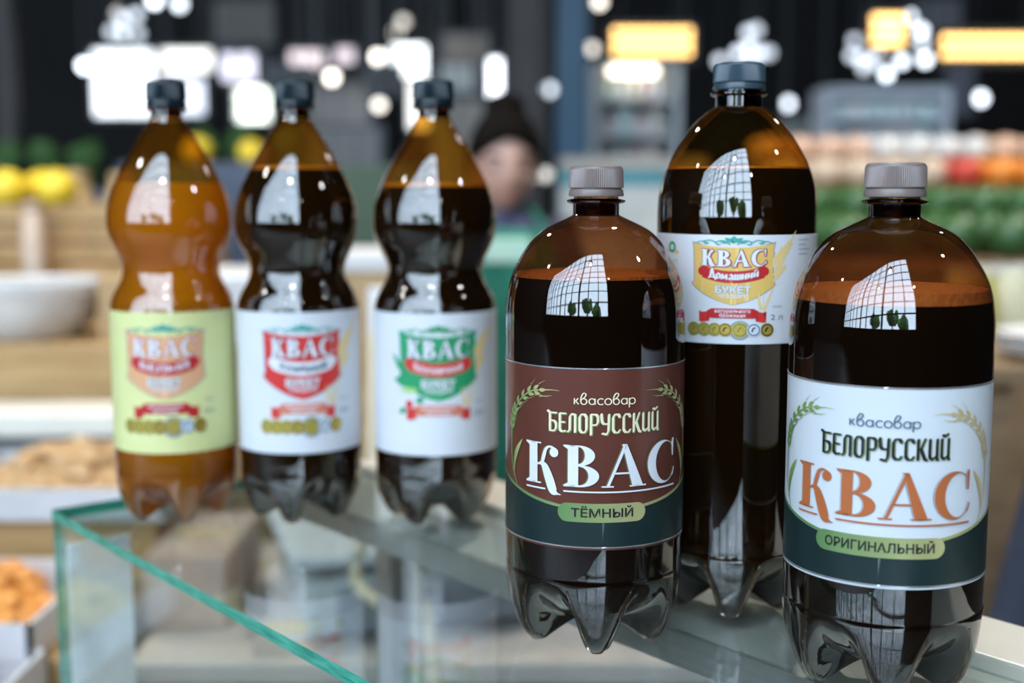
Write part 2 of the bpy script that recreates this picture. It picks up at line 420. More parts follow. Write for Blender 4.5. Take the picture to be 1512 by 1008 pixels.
TXT = {}
def font_text(txt, bold=0.0):
    """letters of Blender's own built-in typeface as flat triangles"""
    key = (txt, bold)
    if key in TXT: return TXT[key]
    cu = bpy.data.curves.new('lettering', 'FONT'); cu.body = txt; cu.size = 1; cu.offset = bold; cu.resolution_u = 3
    o = bpy.data.objects.new('lettering', cu); col.objects.link(o)
    bpy.context.view_layer.update()
    me = bpy.data.meshes.new_from_object(o.evaluated_get(bpy.context.evaluated_depsgraph_get()))
    pl = [[(me.vertices[i].co.x, me.vertices[i].co.y) for i in p.vertices] for p in me.polygons]
    bpy.data.objects.remove(o); bpy.data.curves.remove(cu); bpy.data.meshes.remove(me)
    TXT[key] = pl
    return pl

def wrap(name, polys, R, layer, m, parent, th0=0, step=.003):
    bm = bmesh.new()
    for p in polys:
        vs = [bm.verts.new((x, 0, z)) for x, z in p]
        try: bm.faces.new(vs)
        except ValueError: pass
    bmesh.ops.triangulate(bm, faces=[f for f in bm.faces if len(f.verts) > 4])
    xs = [v.co.x for v in bm.verts]
    x = math.ceil(min(xs) / step) * step
    while x < max(xs):
        bmesh.ops.bisect_plane(bm, geom=bm.verts[:] + bm.edges[:] + bm.faces[:], plane_co=(x, 0, 0), plane_no=(1, 0, 0))
        x += step
    rr = R + .00012 * layer
    for v in bm.verts:
        th = v.co.x / R + th0
        v.co = Vector((rr * math.sin(th), -rr * math.cos(th), v.co.z))
    for f in bm.faces:
        f.normal_update(); c = f.calc_center_median()
        if f.normal.x * c.x + f.normal.y * c.y < 0: f.normal_flip()
    me = bpy.data.meshes.new(name); bm.to_mesh(me); bm.free(); smooth(me)
    # normals of the paper it is printed on
    me.normals_split_custom_set_from_vertices([Vector((v.co.x, v.co.y, 0)).normalized() for v in me.vertices])
    return link(me, name, m, parent)

# ------------------------------------------------------------------ bottles
def smoothstep(a, b, x):
    t = max(0, min(1, (x - a) / (b - a))); return t * t * (3 - 2 * t)
def spline_prof(pts, n=5):
    """pts: (z, r) from top to bottom, resampled smoothly (monotone enough for bottle walls)"""
    return [(p[0], max(.001, p[1])) for p in cat(pts, n)]
def petal(t, th, R, zp, zc, foot, off=0):
    a = t * PI / 2
    rv = R * max(0, math.cos(a)) ** 1.05; zv = zp - (zp - zc) * math.sin(a) ** 1.25
    fz = [(0, 1, 1), (.14, .992, .80), (.30, .96, .52), (.45, .88, .24), (.56, .80, .07), (.64, .72, 0), (.72, .62, 0), (.80, .50, .08), (.90, .28, None), (1, 0, None)]
    for q in range(len(fz) - 1):
        if fz[q][0] <= t <= fz[q + 1][0]: break
    u = (t - fz[q][0]) / (fz[q + 1][0] - fz[q][0])
    zq = [zp * f[2] if f[2] is not None else zc * (1 - (f[1] / .5) ** 2 * .55) for f in (fz[q], fz[q + 1])]
    rf = R * (fz[q][1] * (1 - u) + fz[q + 1][1] * u); zf = zq[0] * (1 - u) + zq[1] * u
    ph = ((th - foot) / (2 * PI / 5)) % 1.0
    ph = min(ph, 1 - ph) * 2
    a0 = .52 + (.10 - .52) * min(1, t / .6)
    w = 1 - smoothstep(a0, a0 + .42, ph)
    return rv + (rf - rv) * w, zv + (zf - zv) * w
def bottle_mesh(name, prof, R, zp, zc, foot, off=0, ztop=None, cap_top=False, NT=140):
    """wall from the top of the profile down to the five-footed base"""
    rows = [(z, r) for z, r in prof if z > zp + .0005 and (ztop is None or z < ztop)]
    if ztop is not None:
        above = [p for p in prof if p[0] >= ztop][-1]; below = rows[0]
        u = (ztop - below[0]) / (above[0] - below[0]); rows = [(ztop, below[1] + (above[1] - below[1]) * u)] + rows
    vs = []; fs = []
    NP = 22; nr = 0
    for z, r in rows:
        vs += [((r - off) * math.sin(2 * PI * j / NT), -(r - off) * math.cos(2 * PI * j / NT), z) for j in range(NT)]; nr += 1
    for k in range(NP):
        t = k / NP
        for j in range(NT):
            th = 2 * PI * j / NT
            r, z = petal(t, th, R, zp, zc, foot)
            r = max(.0005, r - off); z = z + off * 1.2 * min(1, t * 3)
            vs.append((r * math.sin(th), -r * math.cos(th), z))
        nr += 1
    for i in range(nr - 1):
        for j in range(NT): fs.append((i * NT + j, (i + 1) * NT + j, (i + 1) * NT + (j + 1) % NT, i * NT + (j + 1) % NT))
    k = len(vs); vs.append((0, 0, zc + off)); fs += [((nr - 1) * NT + j, k, (nr - 1) * NT + (j + 1) % NT) for j in range(NT)]
    if cap_top:
        k = len(vs); vs.append((0, 0, rows[0][0])); fs += [(j, (j + 1) % NT, k) for j in range(NT)]
    me = bpy.data.meshes.new(name); me.from_pydata(vs, [], fs); me.update(); smooth(me)
    if cap_top:
        me.set_sharp_from_angle(angle=1.0)
    return me, rows
def cap_mesh(r, z0, z1, ribs=90):
    vs = []; fs = []; n = ribs * 2; h = z1 - z0
    rows = [(z0, 1, 0), (z0 + h * .03, 1.005, 1), (z0 + h * .80, .985, 1), (z0 + h * .88, .975, .3), (z0 + h * .95, .94, 0), (z0 + h * .985, .86, 0), (z0 + h * 1.0, .70, 0), (z0 + h * 1.02, .3, 0)]
    for z, k, rb in rows:
        for j in range(n):
            rr = r * k + (.00042 * rb if j % 2 else 0)
            a = 2 * PI * j / n; vs.append((rr * math.cos(a), rr * math.sin(a), z))
    for i in range(len(rows) - 1):
        for j in range(n): fs.append((i * n + j, i * n + (j + 1) % n, (i + 1) * n + (j + 1) % n, (i + 1) * n + j))
    fs += [tuple(range(n))[::-1], tuple((len(rows) - 1) * n + j for j in range(n))]
    me = bpy.data.meshes.new('cap'); me.from_pydata(vs, [], fs); me.update(); smooth(me, .6)
    return me

def make_bottle(name, loc, prof, R, zp, zc, foot, level, cap, neck, shell_m, liquid_m, foam_m, foam_h, cap_m, label, category, group=None, lab=None, lab_m=None):
    root = empty(name, loc); tag(root, label, category, group)
    sp = spline_prof(prof)
    me, _ = bottle_mesh('bottle_body', sp, R, zp, zc, foot); body = link(me, 'bottle_body', shell_m, root)
    # thread finish and support ring
    nz, nr, rz, rr = neck
    MB().lathe([(nr + .0003, nz), (nr + .0003, rz - .0022), (rr * .94, rz - .0016), (rr, rz - .0008), (rr, rz), (rr * .9, rz + .0006), (nr, rz + .001), (nr, cap[1] - .002)], 64).build('neck_ring', NECKM, root, True)
    liq, rows = bottle_mesh('liquid', sp, R, zp, zc, foot, off=.0009, ztop=level, cap_top=True); link(liq, 'liquid', liquid_m, root)
    for k in range(5):  # clear beads added along the foot creases to catch bright rim highlights
        for sgn in (-1, 1):
            pts = []
            for i in range(12):
                t = .08 + .58 * i / 11; a0 = .52 + (.10 - .52) * min(1, t / .6)
                th = foot + 2 * PI / 5 * (k + sgn * (a0 + .10) / 2)
                r_, z_ = petal(t, th, R, zp, zc, foot); pts.append((r_ * math.sin(th), -r_ * math.cos(th), max(.0009, z_)))
            MB().tube(pts, [.0006 + .0010 * i / 11 for i in range(12)], 8).build('foot_glint_bead', CLEARB, root, True)
    MB().lathe([(R - .0004, zp - .0003), (R + .00025, zp), (R - .0004, zp + .0003)], 120).build('mould_line', shell_m, root, True)
    if foam_m:
        rl = rows[0][1] - .0007
        pr = [(z, r - .0006) for z, r in sp if level - .0002 <= z <= level + foam_h]
        pr = sorted([(r, z) for z, r in pr], key=lambda q: q[1])
        if len(pr) < 2: pr = [(rl, level), (rl * .985, level + foam_h)]
        top = pr[-1]
        pr += [(top[0] * .97, top[1] - .0008), (top[0] * .90, top[1] - .0018), (top[0] * .5, top[1] - .0022), (.002, top[1] - .0022)]
        MB().lathe(pr, 72).build('foam', foam_m, root, True)
    # cap with its tamper band
    cr, cz0, cz1 = cap
    co = link(cap_mesh(cr, cz0 + (cz1 - cz0) * .27, cz1), 'cap', cap_m, root)
    h = (cz1 - cz0)
    MB().lathe([(cr * .9, cz0), (cr * 1.02, cz0 + h * .01), (cr * 1.035, cz0 + h * .06), (cr * 1.0, cz0 + h * .22), (cr * .95, cz0 + h * .235), (cr * .95, cz0 + h * .275)], 72).build('tamper_band', cap_m, co, True)
    if lab:
        z0, z1 = lab
        Rl = R + .0004
        lo = MB().lathe([(Rl - .0002, z0), (Rl, z0 + .0002), (Rl, z0 + (z1 - z0) * .5), (Rl, z1 - .0002), (Rl - .0002, z1)], 160)
        lo.f = lo.f[:-2]; lo.mi = lo.mi[:-2]
        lo = lo.build('label', lab_m, root, True)
        return root, lo, Rl
    return root, None, None

# inks and plastics
CR = {}
ink = lambda n, c, r=.35, **k: mat('ink_' + n, c, r, tuple(min(1, v * 1.04 + .003) for v in c), 60, **k)
W_INK = ink('white', (.72, .74, .77)); CREAM = ink('cream', (.80, .74, .52)); DGREEN = ink('dark_green', (.008, .022, .022))
BLACK = ink('black', (.012, .013, .016)); RED = ink('red', (.50, .02, .025)); GOLDY = ink('ochre', (.72, .47, .13))
SILVER = mat('ink_silver', (.62, .64, .66), .25, metal=.8); RUST = ink('rust', (.46, .13, .04)); SLATE = ink('slate', (.10, .13, .20))
GREEN = ink('green', (.02, .30, .12)); BRIGHTRED = ink('bright_red', (.62, .035, .03)); PEACH = ink('peach', (.72, .38, .20))
TEAL = ink('teal', (.05, .36, .30)); NAVY = ink('navy', (.03, .05, .11)); SALMON = ink('salmon', (.66, .20, .13)); GREY = ink('grey', (.30, .33, .36))
WHEAT = ink('wheat', (.78, .58, .25)); LIME = ink('lime', (.35, .60, .15)); SHADOWG = ink('olive', (.20, .26, .08)); PALE = ink('pale_blue', (.60, .68, .76))
GOLD = mat('ink_gold_medal', (.62, .42, .06), .3, (.75, .55, .12), 700, metal=.5)
PILL = grad_mat('ink_green_gold', (.16, .33, .12), (.62, .58, .27), .3, .35)
WHEATG = grad_mat('ink_wheat_green_gold', (.22, .36, .12), (.66, .58, .28), .35, .2)
WHEATG2 = grad_mat('ink_wheat_gold', (.66, .52, .22), (.72, .55, .28), .35, .2)
WHEATG3 = grad_mat('ink_wheat_green', (.14, .28, .05), (.36, .46, .16), .35, .1)

AB_PROF = [(.2580, .0127), (.2540, .0127), (.2485, .0129), (.2462, .0160), (.2432, .0225), (.2395, .0297), (.2345, .0355), (.2282, .0405), (.2180, .0463), (.2095, .0494), (.1990, .0511), (.1880, .0517), (.1650, .0518), (.1200, .0518), (.0700, .0518), (.0560, .0516), (.0470, .0513), (.0440, .0510)]
AMBER_AB = thin_mat('amber_plastic', (.62, .38, .22), 2.05, .02, (.30, .14, .07), (.30, .16, .08), .012)
AMBER_C = thin_mat('honey_plastic', (.84, .57, .17), 2.05, .02, (.45, .22, .04), (.5, .28, .06), .008)
AMBER_L = thin_mat('light_amber_plastic', (.89, .65, .22), 2.05, .02, (.52, .25, .05), (.45, .22, .05), .012)
CLEARB = bpy.data.materials.new('clear_glint_bead'); CLEARB.use_nodes = True
_b = CLEARB.node_tree.nodes['Principled BSDF'].inputs
_b['Base Color'].default_value = (.95, .86, .72, 1); _b['Roughness'].default_value = .05; _b['Transmission Weight'].default_value = 1; _b['IOR'].default_value = 1.55
NECKM = thin_mat('thick_dark_amber_plastic', (.16, .07, .035), 1.9, .02, (.05, .02, .01))
DARK = mat('dark_kvass', (.005, .0025, .002), .9, (.009, .004, .002), 8, spec=0)
PALEK = None
def pale_liquid():
    m = bpy.data.materials.new('pale_kvass'); m.use_nodes = True; nt = m.node_tree; nt.nodes.clear()
    out = nt.nodes.new('ShaderNodeOutputMaterial')
    d = nt.nodes.new('ShaderNodeBsdfDiffuse'); t = nt.nodes.new('ShaderNodeBsdfTranslucent'); tr = nt.nodes.new('ShaderNodeBsdfTransparent')
    n = nt.nodes.new('ShaderNodeTexNoise'); n.inputs['Scale'].default_value = 14
    mx = nt.nodes.new('ShaderNodeMix'); mx.data_type = 'RGBA'; mx.inputs[6].default_value = (.90, .66, .14, 1); mx.inputs[7].default_value = (.95, .72, .18, 1)
    nt.links.new(n.outputs[0], mx.inputs[0])
    for b in (d, t): nt.links.new(mx.outputs[2], b.inputs[0])
    tr.inputs[0].default_value = (.85, .58, .16, 1)
    a = nt.nodes.new('ShaderNodeMixShader'); a.inputs[0].default_value = .5; b = nt.nodes.new('ShaderNodeMixShader'); b.inputs[0].default_value = .35
    nt.links.new(d.outputs[0], a.inputs[1]); nt.links.new(t.outputs[0], a.inputs[2]); nt.links.new(a.outputs[0], b.inputs[1]); nt.links.new(tr.outputs[0], b.inputs[2]); nt.links.new(b.outputs[0], out.inputs[0])
    return m
PALEK = pale_liquid()
FOAM = mat('foam', (.80, .50, .26), .7, (.92, .64, .36), 300, bump=.3)
FOAM2 = mat('foam_dark', (.55, .28, .10), .6, (.75, .42, .16), 300, bump=.4)
CAP_TAUPE = mat('cap_taupe', (.21, .165, .15), .33, (.25, .195, .18), 30, spec=.6)
CAP_TEAL = mat('cap_slate_teal', (.035, .065, .085), .32, (.045, .08, .10), 30, spec=.6)
CAP_NAVY = mat('cap_blue_black', (.006, .017, .024), .32, (.009, .022, .030), 30, spec=.45)
LAB_BROWN = mat('label_brown_film', (.125, .038, .026), .28, (.145, .045, .03), 25, metal=.15, coat=.3)
LAB_WHITE = mat('label_white_film', (.64, .68, .72), .34, (.67, .71, .74), 25, coat=.2)
LAB_PAPER = mat('label_white_paper', (.66, .68, .72), .45, (.69, .71, .74), 25)
LAB_YELL = mat('label_pale_yellow_paper', (.70, .71, .31), .45, (.74, .75, .35), 25)

def wheat_ear(mx):
    """ear of wheat bending over the edge of the label: mx = +1 right, -1 left"""
    st = [(.0553, .0964), (.0598, .1048), (.0620, .1150), (.0616, .1276)]
    sp = [(.0616, .1276), (.0602, .1340), (.0576, .1391), (.0513, .1460), (.0437, .1509), (.0374, .1524)]
    pl = vstroke([(mx * x, z, w) for (x, z), w in zip(st, (.0004, .0007, .0009, .0010))])
    q = cat(sp, 8); pl += vstroke([(mx * x, z, .0007) for x, z in q], sm=False)
    for i in range(0, 40, 5):
        x, z = q[i]; nx, nz = q[i + 1]
        a = math.atan2(nz - z, mx * (nx - x)); ca, sa = math.cos(a), math.sin(a)
        for s in (-1, 1):
            pl += leaf(mx * x - s * sa * .0007, z + s * ca * .0007, a + s * .42, .0050, .0021)
            if s * mx > 0 or i > 25:
                tx, tz = mx * x - s * sa * .0032 + ca * .0044, z + s * ca * .0032 + sa * .0044
                pl += vstroke([(tx, tz, .0004), (tx + math.cos(a + s * .3) * .005, tz + math.sin(a + s * .3) * .005, .0001)], sm=False)
    pl += leaf(mx * .0374, .1524, math.atan2(.1, -mx), .0052, .0022)
    pl += vstroke([(mx * .033, .1528, .0007), (mx * .029, .1532, .0004), (mx * .0243, .1530, .0002)])
    pl += vstroke([(mx * .037, .1490, .0006), (mx * .033, .1494, .0003), (mx * .0290, .1500, .0002)])
    lf = vstroke([(mx * .0590, .1010, .0003), (mx * .0583, .1080, .0018), (mx * .0562, .1147, .0032), (mx * .0530, .1195, .0020), (mx * .0500, .1232, .0002)])
    return pl, lf

def square_label(lo, R, th0, variant, big, bigshadow, mid, midshadow, small, ear_l, ear_r):
    dn = lambda k, pl, m, ly, name='lettering', st=.003: wrap(name, pl, R, ly, m, lo, th0, st)
    # dark green band whose upper edge dips in the middle, under a gold line
    n = 40; hw = PI * R
    up = lambda s: .0868 + .0085 * min(1.6, (s / .06) ** 2)
    xs = [-hw + 2 * hw * i / n for i in range(n + 1)]
    dn(0, [[(a, .0668), (b, .0668), (b, up(b)), (a, up(a))] for a, b in zip(xs, xs[1:])], DGREEN, 1, 'green_band')
    dn(0, [[(a, up(a)), (b, up(b)), (b, up(b) + .0017), (a, up(a) + .0017)] for a, b in zip(xs, xs[1:])], PILL, 2, 'gold_line')
    for z in (.0660, .1652): dn(0, [[(a, z), (b, z), (b, z + .0008), (a, z + .0008)] for a, b in zip(xs, xs[1:])], SILVER, 3, 'silver_line')
    word, pw, tw = variant
    pz0, pz1 = .0806, .0912; r = (pz1 - pz0) / 2
    pill = [[(pw - r + r * math.cos(a), pz0 + r + r * math.sin(a)) for a in [(-90 + 18 * i) * PI / 180 for i in range(11)]] +
            [(-pw + r - r * math.cos(a), pz0 + r + r * math.sin(a)) for a in [(90 - 18 * i) * PI / 180 for i in range(11)]]]
    dn(0, pill, PILL, 4, 'name_plate')
    dn(0, fitw(font_text(word, .018), 0, tw, .0836, h=.0066), BLACK, 6)
    kv = fitw(serif_kvas(), .0008, .0938, .1003, h=.0232)
    kv += rect(-.0460, .0972, -.0325, .0981) + rect(-.0215, .0972, .0478, .0981)
    dn(0, xf(kv, 1, 1, -.0006, .0001), bigshadow, 5, 'lettering_shadow')
    dn(0, xf(kv, 1, 1, -.0003, .0001), lo.data.materials[0], 6, 'lettering_gap')
    dn(0, kv, big, 7)
    be = fitw(nib_text('БЕЛОРУССКИЙ', (.066, .045), .0), .001, .0655, .1308, h=.0100)
    dn(0, xf(be, 1, 1, .0006, -.0005), midshadow, 5, 'lettering_shadow'); dn(0, be, mid, 7)
    dn(0, fitw(mono_kvasovar(.085), .001, .0340, .1462, h=.0064), small, 7)
    for mx, m in ((-1, ear_l), (1, ear_r)):
        e, lf = wheat_ear(mx); o = dn(0, e, m, 5, 'wheat_ear'); dn(0, lf, m, 5, 'wheat_leaf')

def emblem_label(lo, R, th0, ztop, sx, sz, shield, ribbon, word, wordm, word_nib, ribbon2, medals, volume, wheat=True, berries=False, cx=0.0, wordribbon_edge=None):
    P = lambda pl: xf(pl, sx, sz, cx, ztop)
    put = lambda name, pl, m, ly: wrap(name, P(pl), R, ly, m, lo, th0)
    out = cat([(-.0246, .0), (-.0232, -.003), (-.0240, -.006), (-.0222, -.009), (-.0216, -.016), (-.0226, -.0215), (-.0246, -.0247), (-.018, -.0300), (-.009, -.0345), (0, -.0372)], 4)
    shp = [(x, z) for x, z in out] + [(-x, z) for x, z in out[::-1]]
    topc = [(.0246 - .0492 * i / 12, -.0026 * (1 - ((i - 6) / 6) ** 2)) for i in range(1, 12)]
    body = [shp + topc]
    put('shield_border', [[(x * 1.03, z * 1.0 - .0003 + (.0012 if z > -.001 else 0)) for x, z in body[0]]], GREY if shield is not GREEN else TEAL, 1)
    put('shield', body, shield, 2)
    # scrollwork above the shield
    orn = leaf(0, .0, PI / 2, .0055, .005)
    for s in (-1, 1):
        orn += leaf(s * .001, .0008, PI / 2 - s * .9, .0055, .003) + leaf(s * .0035, .0002, PI / 2 - s * 1.2, .0055, .0024)
        orn += vstroke([(s * .002, -.001, .0008), (s * .006, .002, .0008), (s * .010, .001, .0008), (s * .0095, -.0012, .0007), (s * .0075, -.0004, .0006)])
        orn += vstroke([(s * .009, -.0012, .0007), (s * .013, .0022, .0008), (s * .0175, .0014, .0007), (s * .0165, -.0006, .0006), (s * .0145, .0002, .0006)])
        orn += vstroke([(s * .015, .0, .0007), (s * .019, .0015, .0008), (s * .0225, .0002, .0004)])
    put('ornament', xf(orn, 1, .8, 0, .0), TEAL if not berries else GREEN, 4)
    kv = bend(densify(fitw(serif_kvas(.25, .085, False), 0, .0385, -.0141, h=.0098), .002), 2.2)
    put('lettering_shadow', fatten(kv, .00042), NAVY if shield is GOLDY else ribbon if shield is PEACH else NAVY, 3)
    if shield is GOLDY: put('lettering_shadow', xf(fatten(kv, .0004), 1, 1, .0005, -.0003), RED, 3)
    put('lettering', kv, W_INK, 5)
    # name ribbon, its ends higher than its middle
    yb = lambda x: 10.0 * x * x
    n = 16; xs = [-.0185 + .037 * i / n for i in range(n + 1)]
    rb = [[(a, -.0240 + yb(a)), (b, -.0240 + yb(b)), (b, -.0168 + yb(b)), (a, -.0168 + yb(a))] for a, b in zip(xs, xs[1:])] + disc(-.0188, -.0168, .0022, .0026) + disc(.0188, -.0168, .0022, .0026)
    put('ribbon', rb, ribbon, 3)
    wt = nib_text(word, (.10, .06)) if word_nib else font_text(word, .03)
    put('lettering', bend(densify(fitw(wt, 0, .0292, -.0219, h=.0049 if word_nib else .0048), .0015), 10.0), wordm, 6)
    put('lettering_shadow', fatten(fitw(font_text('БУКЕТ', .05), 0, .0205, -.0298, h=.0054), .0002), GREY, 3)
    put('lettering', fitw(font_text('БУКЕТ', .03), 0, .0205, -.0298, h=.0054), W_INK, 5)
    put('lettering', fitw(font_text('ЧУВАШИИ', .02), 0, .0170, -.0330, h=.0036), W_INK, 5)
    # lower ribbon with folded ends
    r2 = rect(-.0125, -.0452, .0125, -.0393) + [[(-.0150, -.0462), (-.0125, -.0448), (-.0125, -.0395), (-.0150, -.0408)], [(.0150, -.0462), (.0150, -.0408), (.0125, -.0395), (.0125, -.0448)]]
    for e in ([[(-.0200, -.0410), (-.0180, -.0418), (-.0135, -.0410), (-.0135, -.0470), (-.0180, -.0478), (-.0198, -.0475)]], [[(.0200, -.0410), (.0198, -.0475), (.0180, -.0478), (.0135, -.0470), (.0135, -.0410), (.0180, -.0418)]]): put('ribbon_end', e, ribbon2[1], 3)
    put('ribbon', r2, ribbon2[0], 4)
    put('lettering', fitw(font_text('натурального', .01), 0, .0205, -.0418, h=.0030), W_INK, 5)
    put('lettering', fitw(font_text('брожения', .01), 0, .0150, -.0445, h=.0030), W_INK, 5)
    if medals:
        xs = [-.0232, -.0166, -.0103, -.0040, .0045, .0125, .0205]
        put('medal_wreath', crescent((.0045, -.0525), (.0062, .0060), (.0045, -.0525), (.0048, .0046), 0, 360, 24), GREY, 3)
        for i, x in enumerate(xs):
            rr = .0042 if i not in (4,) else .0047
            put('medal', disc(x, -.0522, rr), PALE if i == 5 else GOLD, 4 + i % 2)
            put('medal_print', crescent((x, -.0522), (rr * .85, rr * .85), (x, -.0522), (rr * .72, rr * .72), 0, 360, 18) + vstroke([(x - .001, -.0535, .0008), (x - .0005, -.0515, .0009), (x + .001, -.0508, .0007)]), BLACK if i in (3, 5, 6) else SHADOWG, 6)
    if wheat:
        wp = []
        for (x0, z0, x1, z1, w) in ((.0205, -.0170, .0335, .0010, .0028), (.0235, -.0195, .0395, .0075, .0026), (.0235, -.0230, .0325, -.0125, .0024)):
            wp += vstroke([(x0, z0, .0006), (x0 + (x1 - x0) * .3, z0 + (z1 - z0) * .3, w), (x0 + (x1 - x0) * .65, z0 + (z1 - z0) * .65, w * .8), (x1, z1, .0002)])
            for k in range(5):
                u = .25 + k * .1; wp += leaf(x0 + (x1 - x0) * u, z0 + (z1 - z0) * u, .5, .004, .0014) + leaf(x0 + (x1 - x0) * u, z0 + (z1 - z0) * u, 1.6, .004, .0014)
        wp += vstroke([(.0185, -.0405, .0018), (.0205, -.0350, .0016), (.0225, -.0300, .0010), (.0245, -.0262, .0005), (.0300, -.0240, .0002)])
        wp += vstroke([(.0165, -.0400, .0016), (.0152, -.0345, .0014), (.0150, -.0300, .0008)])
        wp += vstroke([(.0175, -.0400, .0005), (.0180, -.0330, .0004), (.0170, -.0290, .0003)])
        put('wheat_ear', wp, WHEAT, 2)
    if berries:
        put('leaves', leaf(-.013, -.030, 2.6, .014, .006) + leaf(-.016, -.028, 2.95, .013, .006) + leaf(-.0205, -.024, 2.2, .016, .0035) + leaf(-.014, -.0375, .3, .006, .004) + leaf(-.020, -.0415, 3.6, .006, .0035), GREEN, 2)
        put('leaves', leaf(-.012, -.031, 3.2, .013, .003), LIME, 3)
        for bx, bz in ((-.0180, -.0390), (-.0158, -.0432)):
            put('berry', disc(bx, bz, .0023), BRIGHTRED, 5)
    put('lettering', fitw(font_text('объём', 0), .0268, .0065, -.0390, h=.0024), GREY, 2)
    put('lettering', fitw(font_text(volume, .0), .0268, .0080, -.0462, h=.0046), SLATE, 2)

# A: brown label
def square_bottle(X, Y, lab_m, label, foot, turn, level, foam, foam_h):
    return make_bottle('kvass_bottle', (X, Y, T), AB_PROF, .0515, .0450, .012, foot, level, (.0153, .2580, .2757), (.2470, .0129, .2560, .0168),
                       AMBER_AB, DARK, foam, foam_h, CAP_TAUPE, label, 'bottle', 'bottles of kvass on the glass counter', (.0648, .1660), lab_m)
XA, YA = .0482, .7227
r, lo, Rl = square_bottle(XA, YA, LAB_BROWN, 'round-shouldered kvass bottle with a brown label reading ТЁМНЫЙ', 0, 0, .2120, FOAM2, .0040)
square_label(lo, Rl, math.radians(1.5), ('ТЁМНЫЙ', .0250, .0345), W_INK, SHADOWG, CREAM, SHADOWG, CREAM, WHEATG, WHEATG)
XB, YB = .1984, .6534
r, lo, Rl = square_bottle(XB, YB, LAB_WHITE, 'round-shouldered kvass bottle with a white label reading ОРИГИНАЛЬНЫЙ', math.radians(-10), 0, .2040, FOAM, .0085)
square_label(lo, Rl, math.radians(-19), ('ОРИГИНАЛЬНЫЙ', .0330, .0545), RUST, SLATE, BLACK, SHADOWG, SLATE, WHEATG3, WHEATG2)

# C: tall bottle behind them
C_PROF = [(.3230, .0134), (.3190, .0134), (.3130, .0136), (.3115, .0158), (.3080, .0205), (.3013, .0276), (.2955, .0322), (.2889, .0366), (.2820, .0405), (.2745, .0438), (.2660, .0465), (.2583, .0480), (.2480, .0486), (.2380, .0486), (.2000, .0486), (.1740, .0486), (.1690, .0483), (.1200, .0480), (.0700, .0480), (.0480, .0480), (.0440, .0479), (.0410, .0478)]
XC, YC = .1389, .7789
r, lo, Rl = make_bottle('kvass_bottle', (XC, YC, T), C_PROF, .0481, .0420, .012, math.radians(-8), .2745, (.0154, .3222, .3388), (.3115, .0137, .3205, .0172),
    AMBER_C, DARK, FOAM2, .0012, CAP_TEAL, 'tall kvass bottle with a white label and golden shield reading Домашний', 'bottle', 'bottles of kvass on the glass counter', (.1718, .2358), LAB_PAPER)
lo.data.transform(Matrix.Diagonal((.0490 / .0485, .0490 / .0485, 1, 1)))
Rl = .0490
thC = math.radians(-11.5)
emblem_label(lo, Rl, thC, .2310, 1, .97, GOLDY, RED, 'Домашний', W_INK, True, (RED, BRIGHTRED), True, '2 л')
lg = []
for name, pl, m in (('logo_mark', crescent((0, .228), (.0034, .0034), (0, .228), (.0018, .0018), 0, 360, 18), GREEN), ('logo_mark', rect(-.0058, .2240, -.0030, .2262) + rect(.0030, .2240, .0058, .2262), GOLDY),
                    ('lettering', fitw(font_text('БУКЕТ', .02), 0, .0105, .2175, h=.0040), LIME), ('lettering', fitw(font_text('ЧУВАШИИ', .02), 0, .0100, .2145, h=.0026), LIME)):
    wrap(name, xf(pl, 1, 1, -.0415, 0), Rl, 2, m, lo, thC)
lines = []
for i, (w) in enumerate((.013, .011, .012, .006, .012, .009, .010)):
    lines += rect(-.0490, .2090 - i * .0036, -.0490 + w, .2096 - i * .0036)
wrap('small_print', lines, Rl, 2, GREY, lo, thC)
lines = []
for i, w in enumerate((.010, .007, .012, .009)): lines += rect(.0420, .2325 - i * .0028, .0420 + w, .2330 - i * .0028)
wrap('small_print', lines, Rl, 2, GREY, lo, thC)

# three waisted bottles
B_PROF = [(.3285, .0114), (.3264, .0114), (.3215, .0117), (.3190, .0128), (.3132, .0157), (.3015, .0232), (.2900, .0300), (.2787, .0361), (.2670, .0417), (.2557, .0460), (.2480, .0479), (.2400, .0487), (.2332, .0486), (.2260, .0474), (.2180, .0443), (.2100, .0403), (.2040, .0381), (.1990, .0375), (.1940, .0383), (.1880, .0410), (.1800, .0455), (.1740, .0477), (.1690, .0484), (.1600, .0486), (.1000, .0486), (.0550, .0486), (.0470, .0484), (.0420, .0482)]
def waist_bottle(X, Y, lab_m, liquid, level, foam, foam_h, label, foot):
    return make_bottle('kvass_bottle', (X, Y, T), B_PROF, .0484, .0400, .010, foot, level, (.0154, .3272, .3475), (.3190, .0120, .3262, .0162),
        AMBER_L, liquid, foam, foam_h, CAP_NAVY, label, 'bottle', 'bottles of kvass on the glass counter', (.0590, .1690), lab_m)
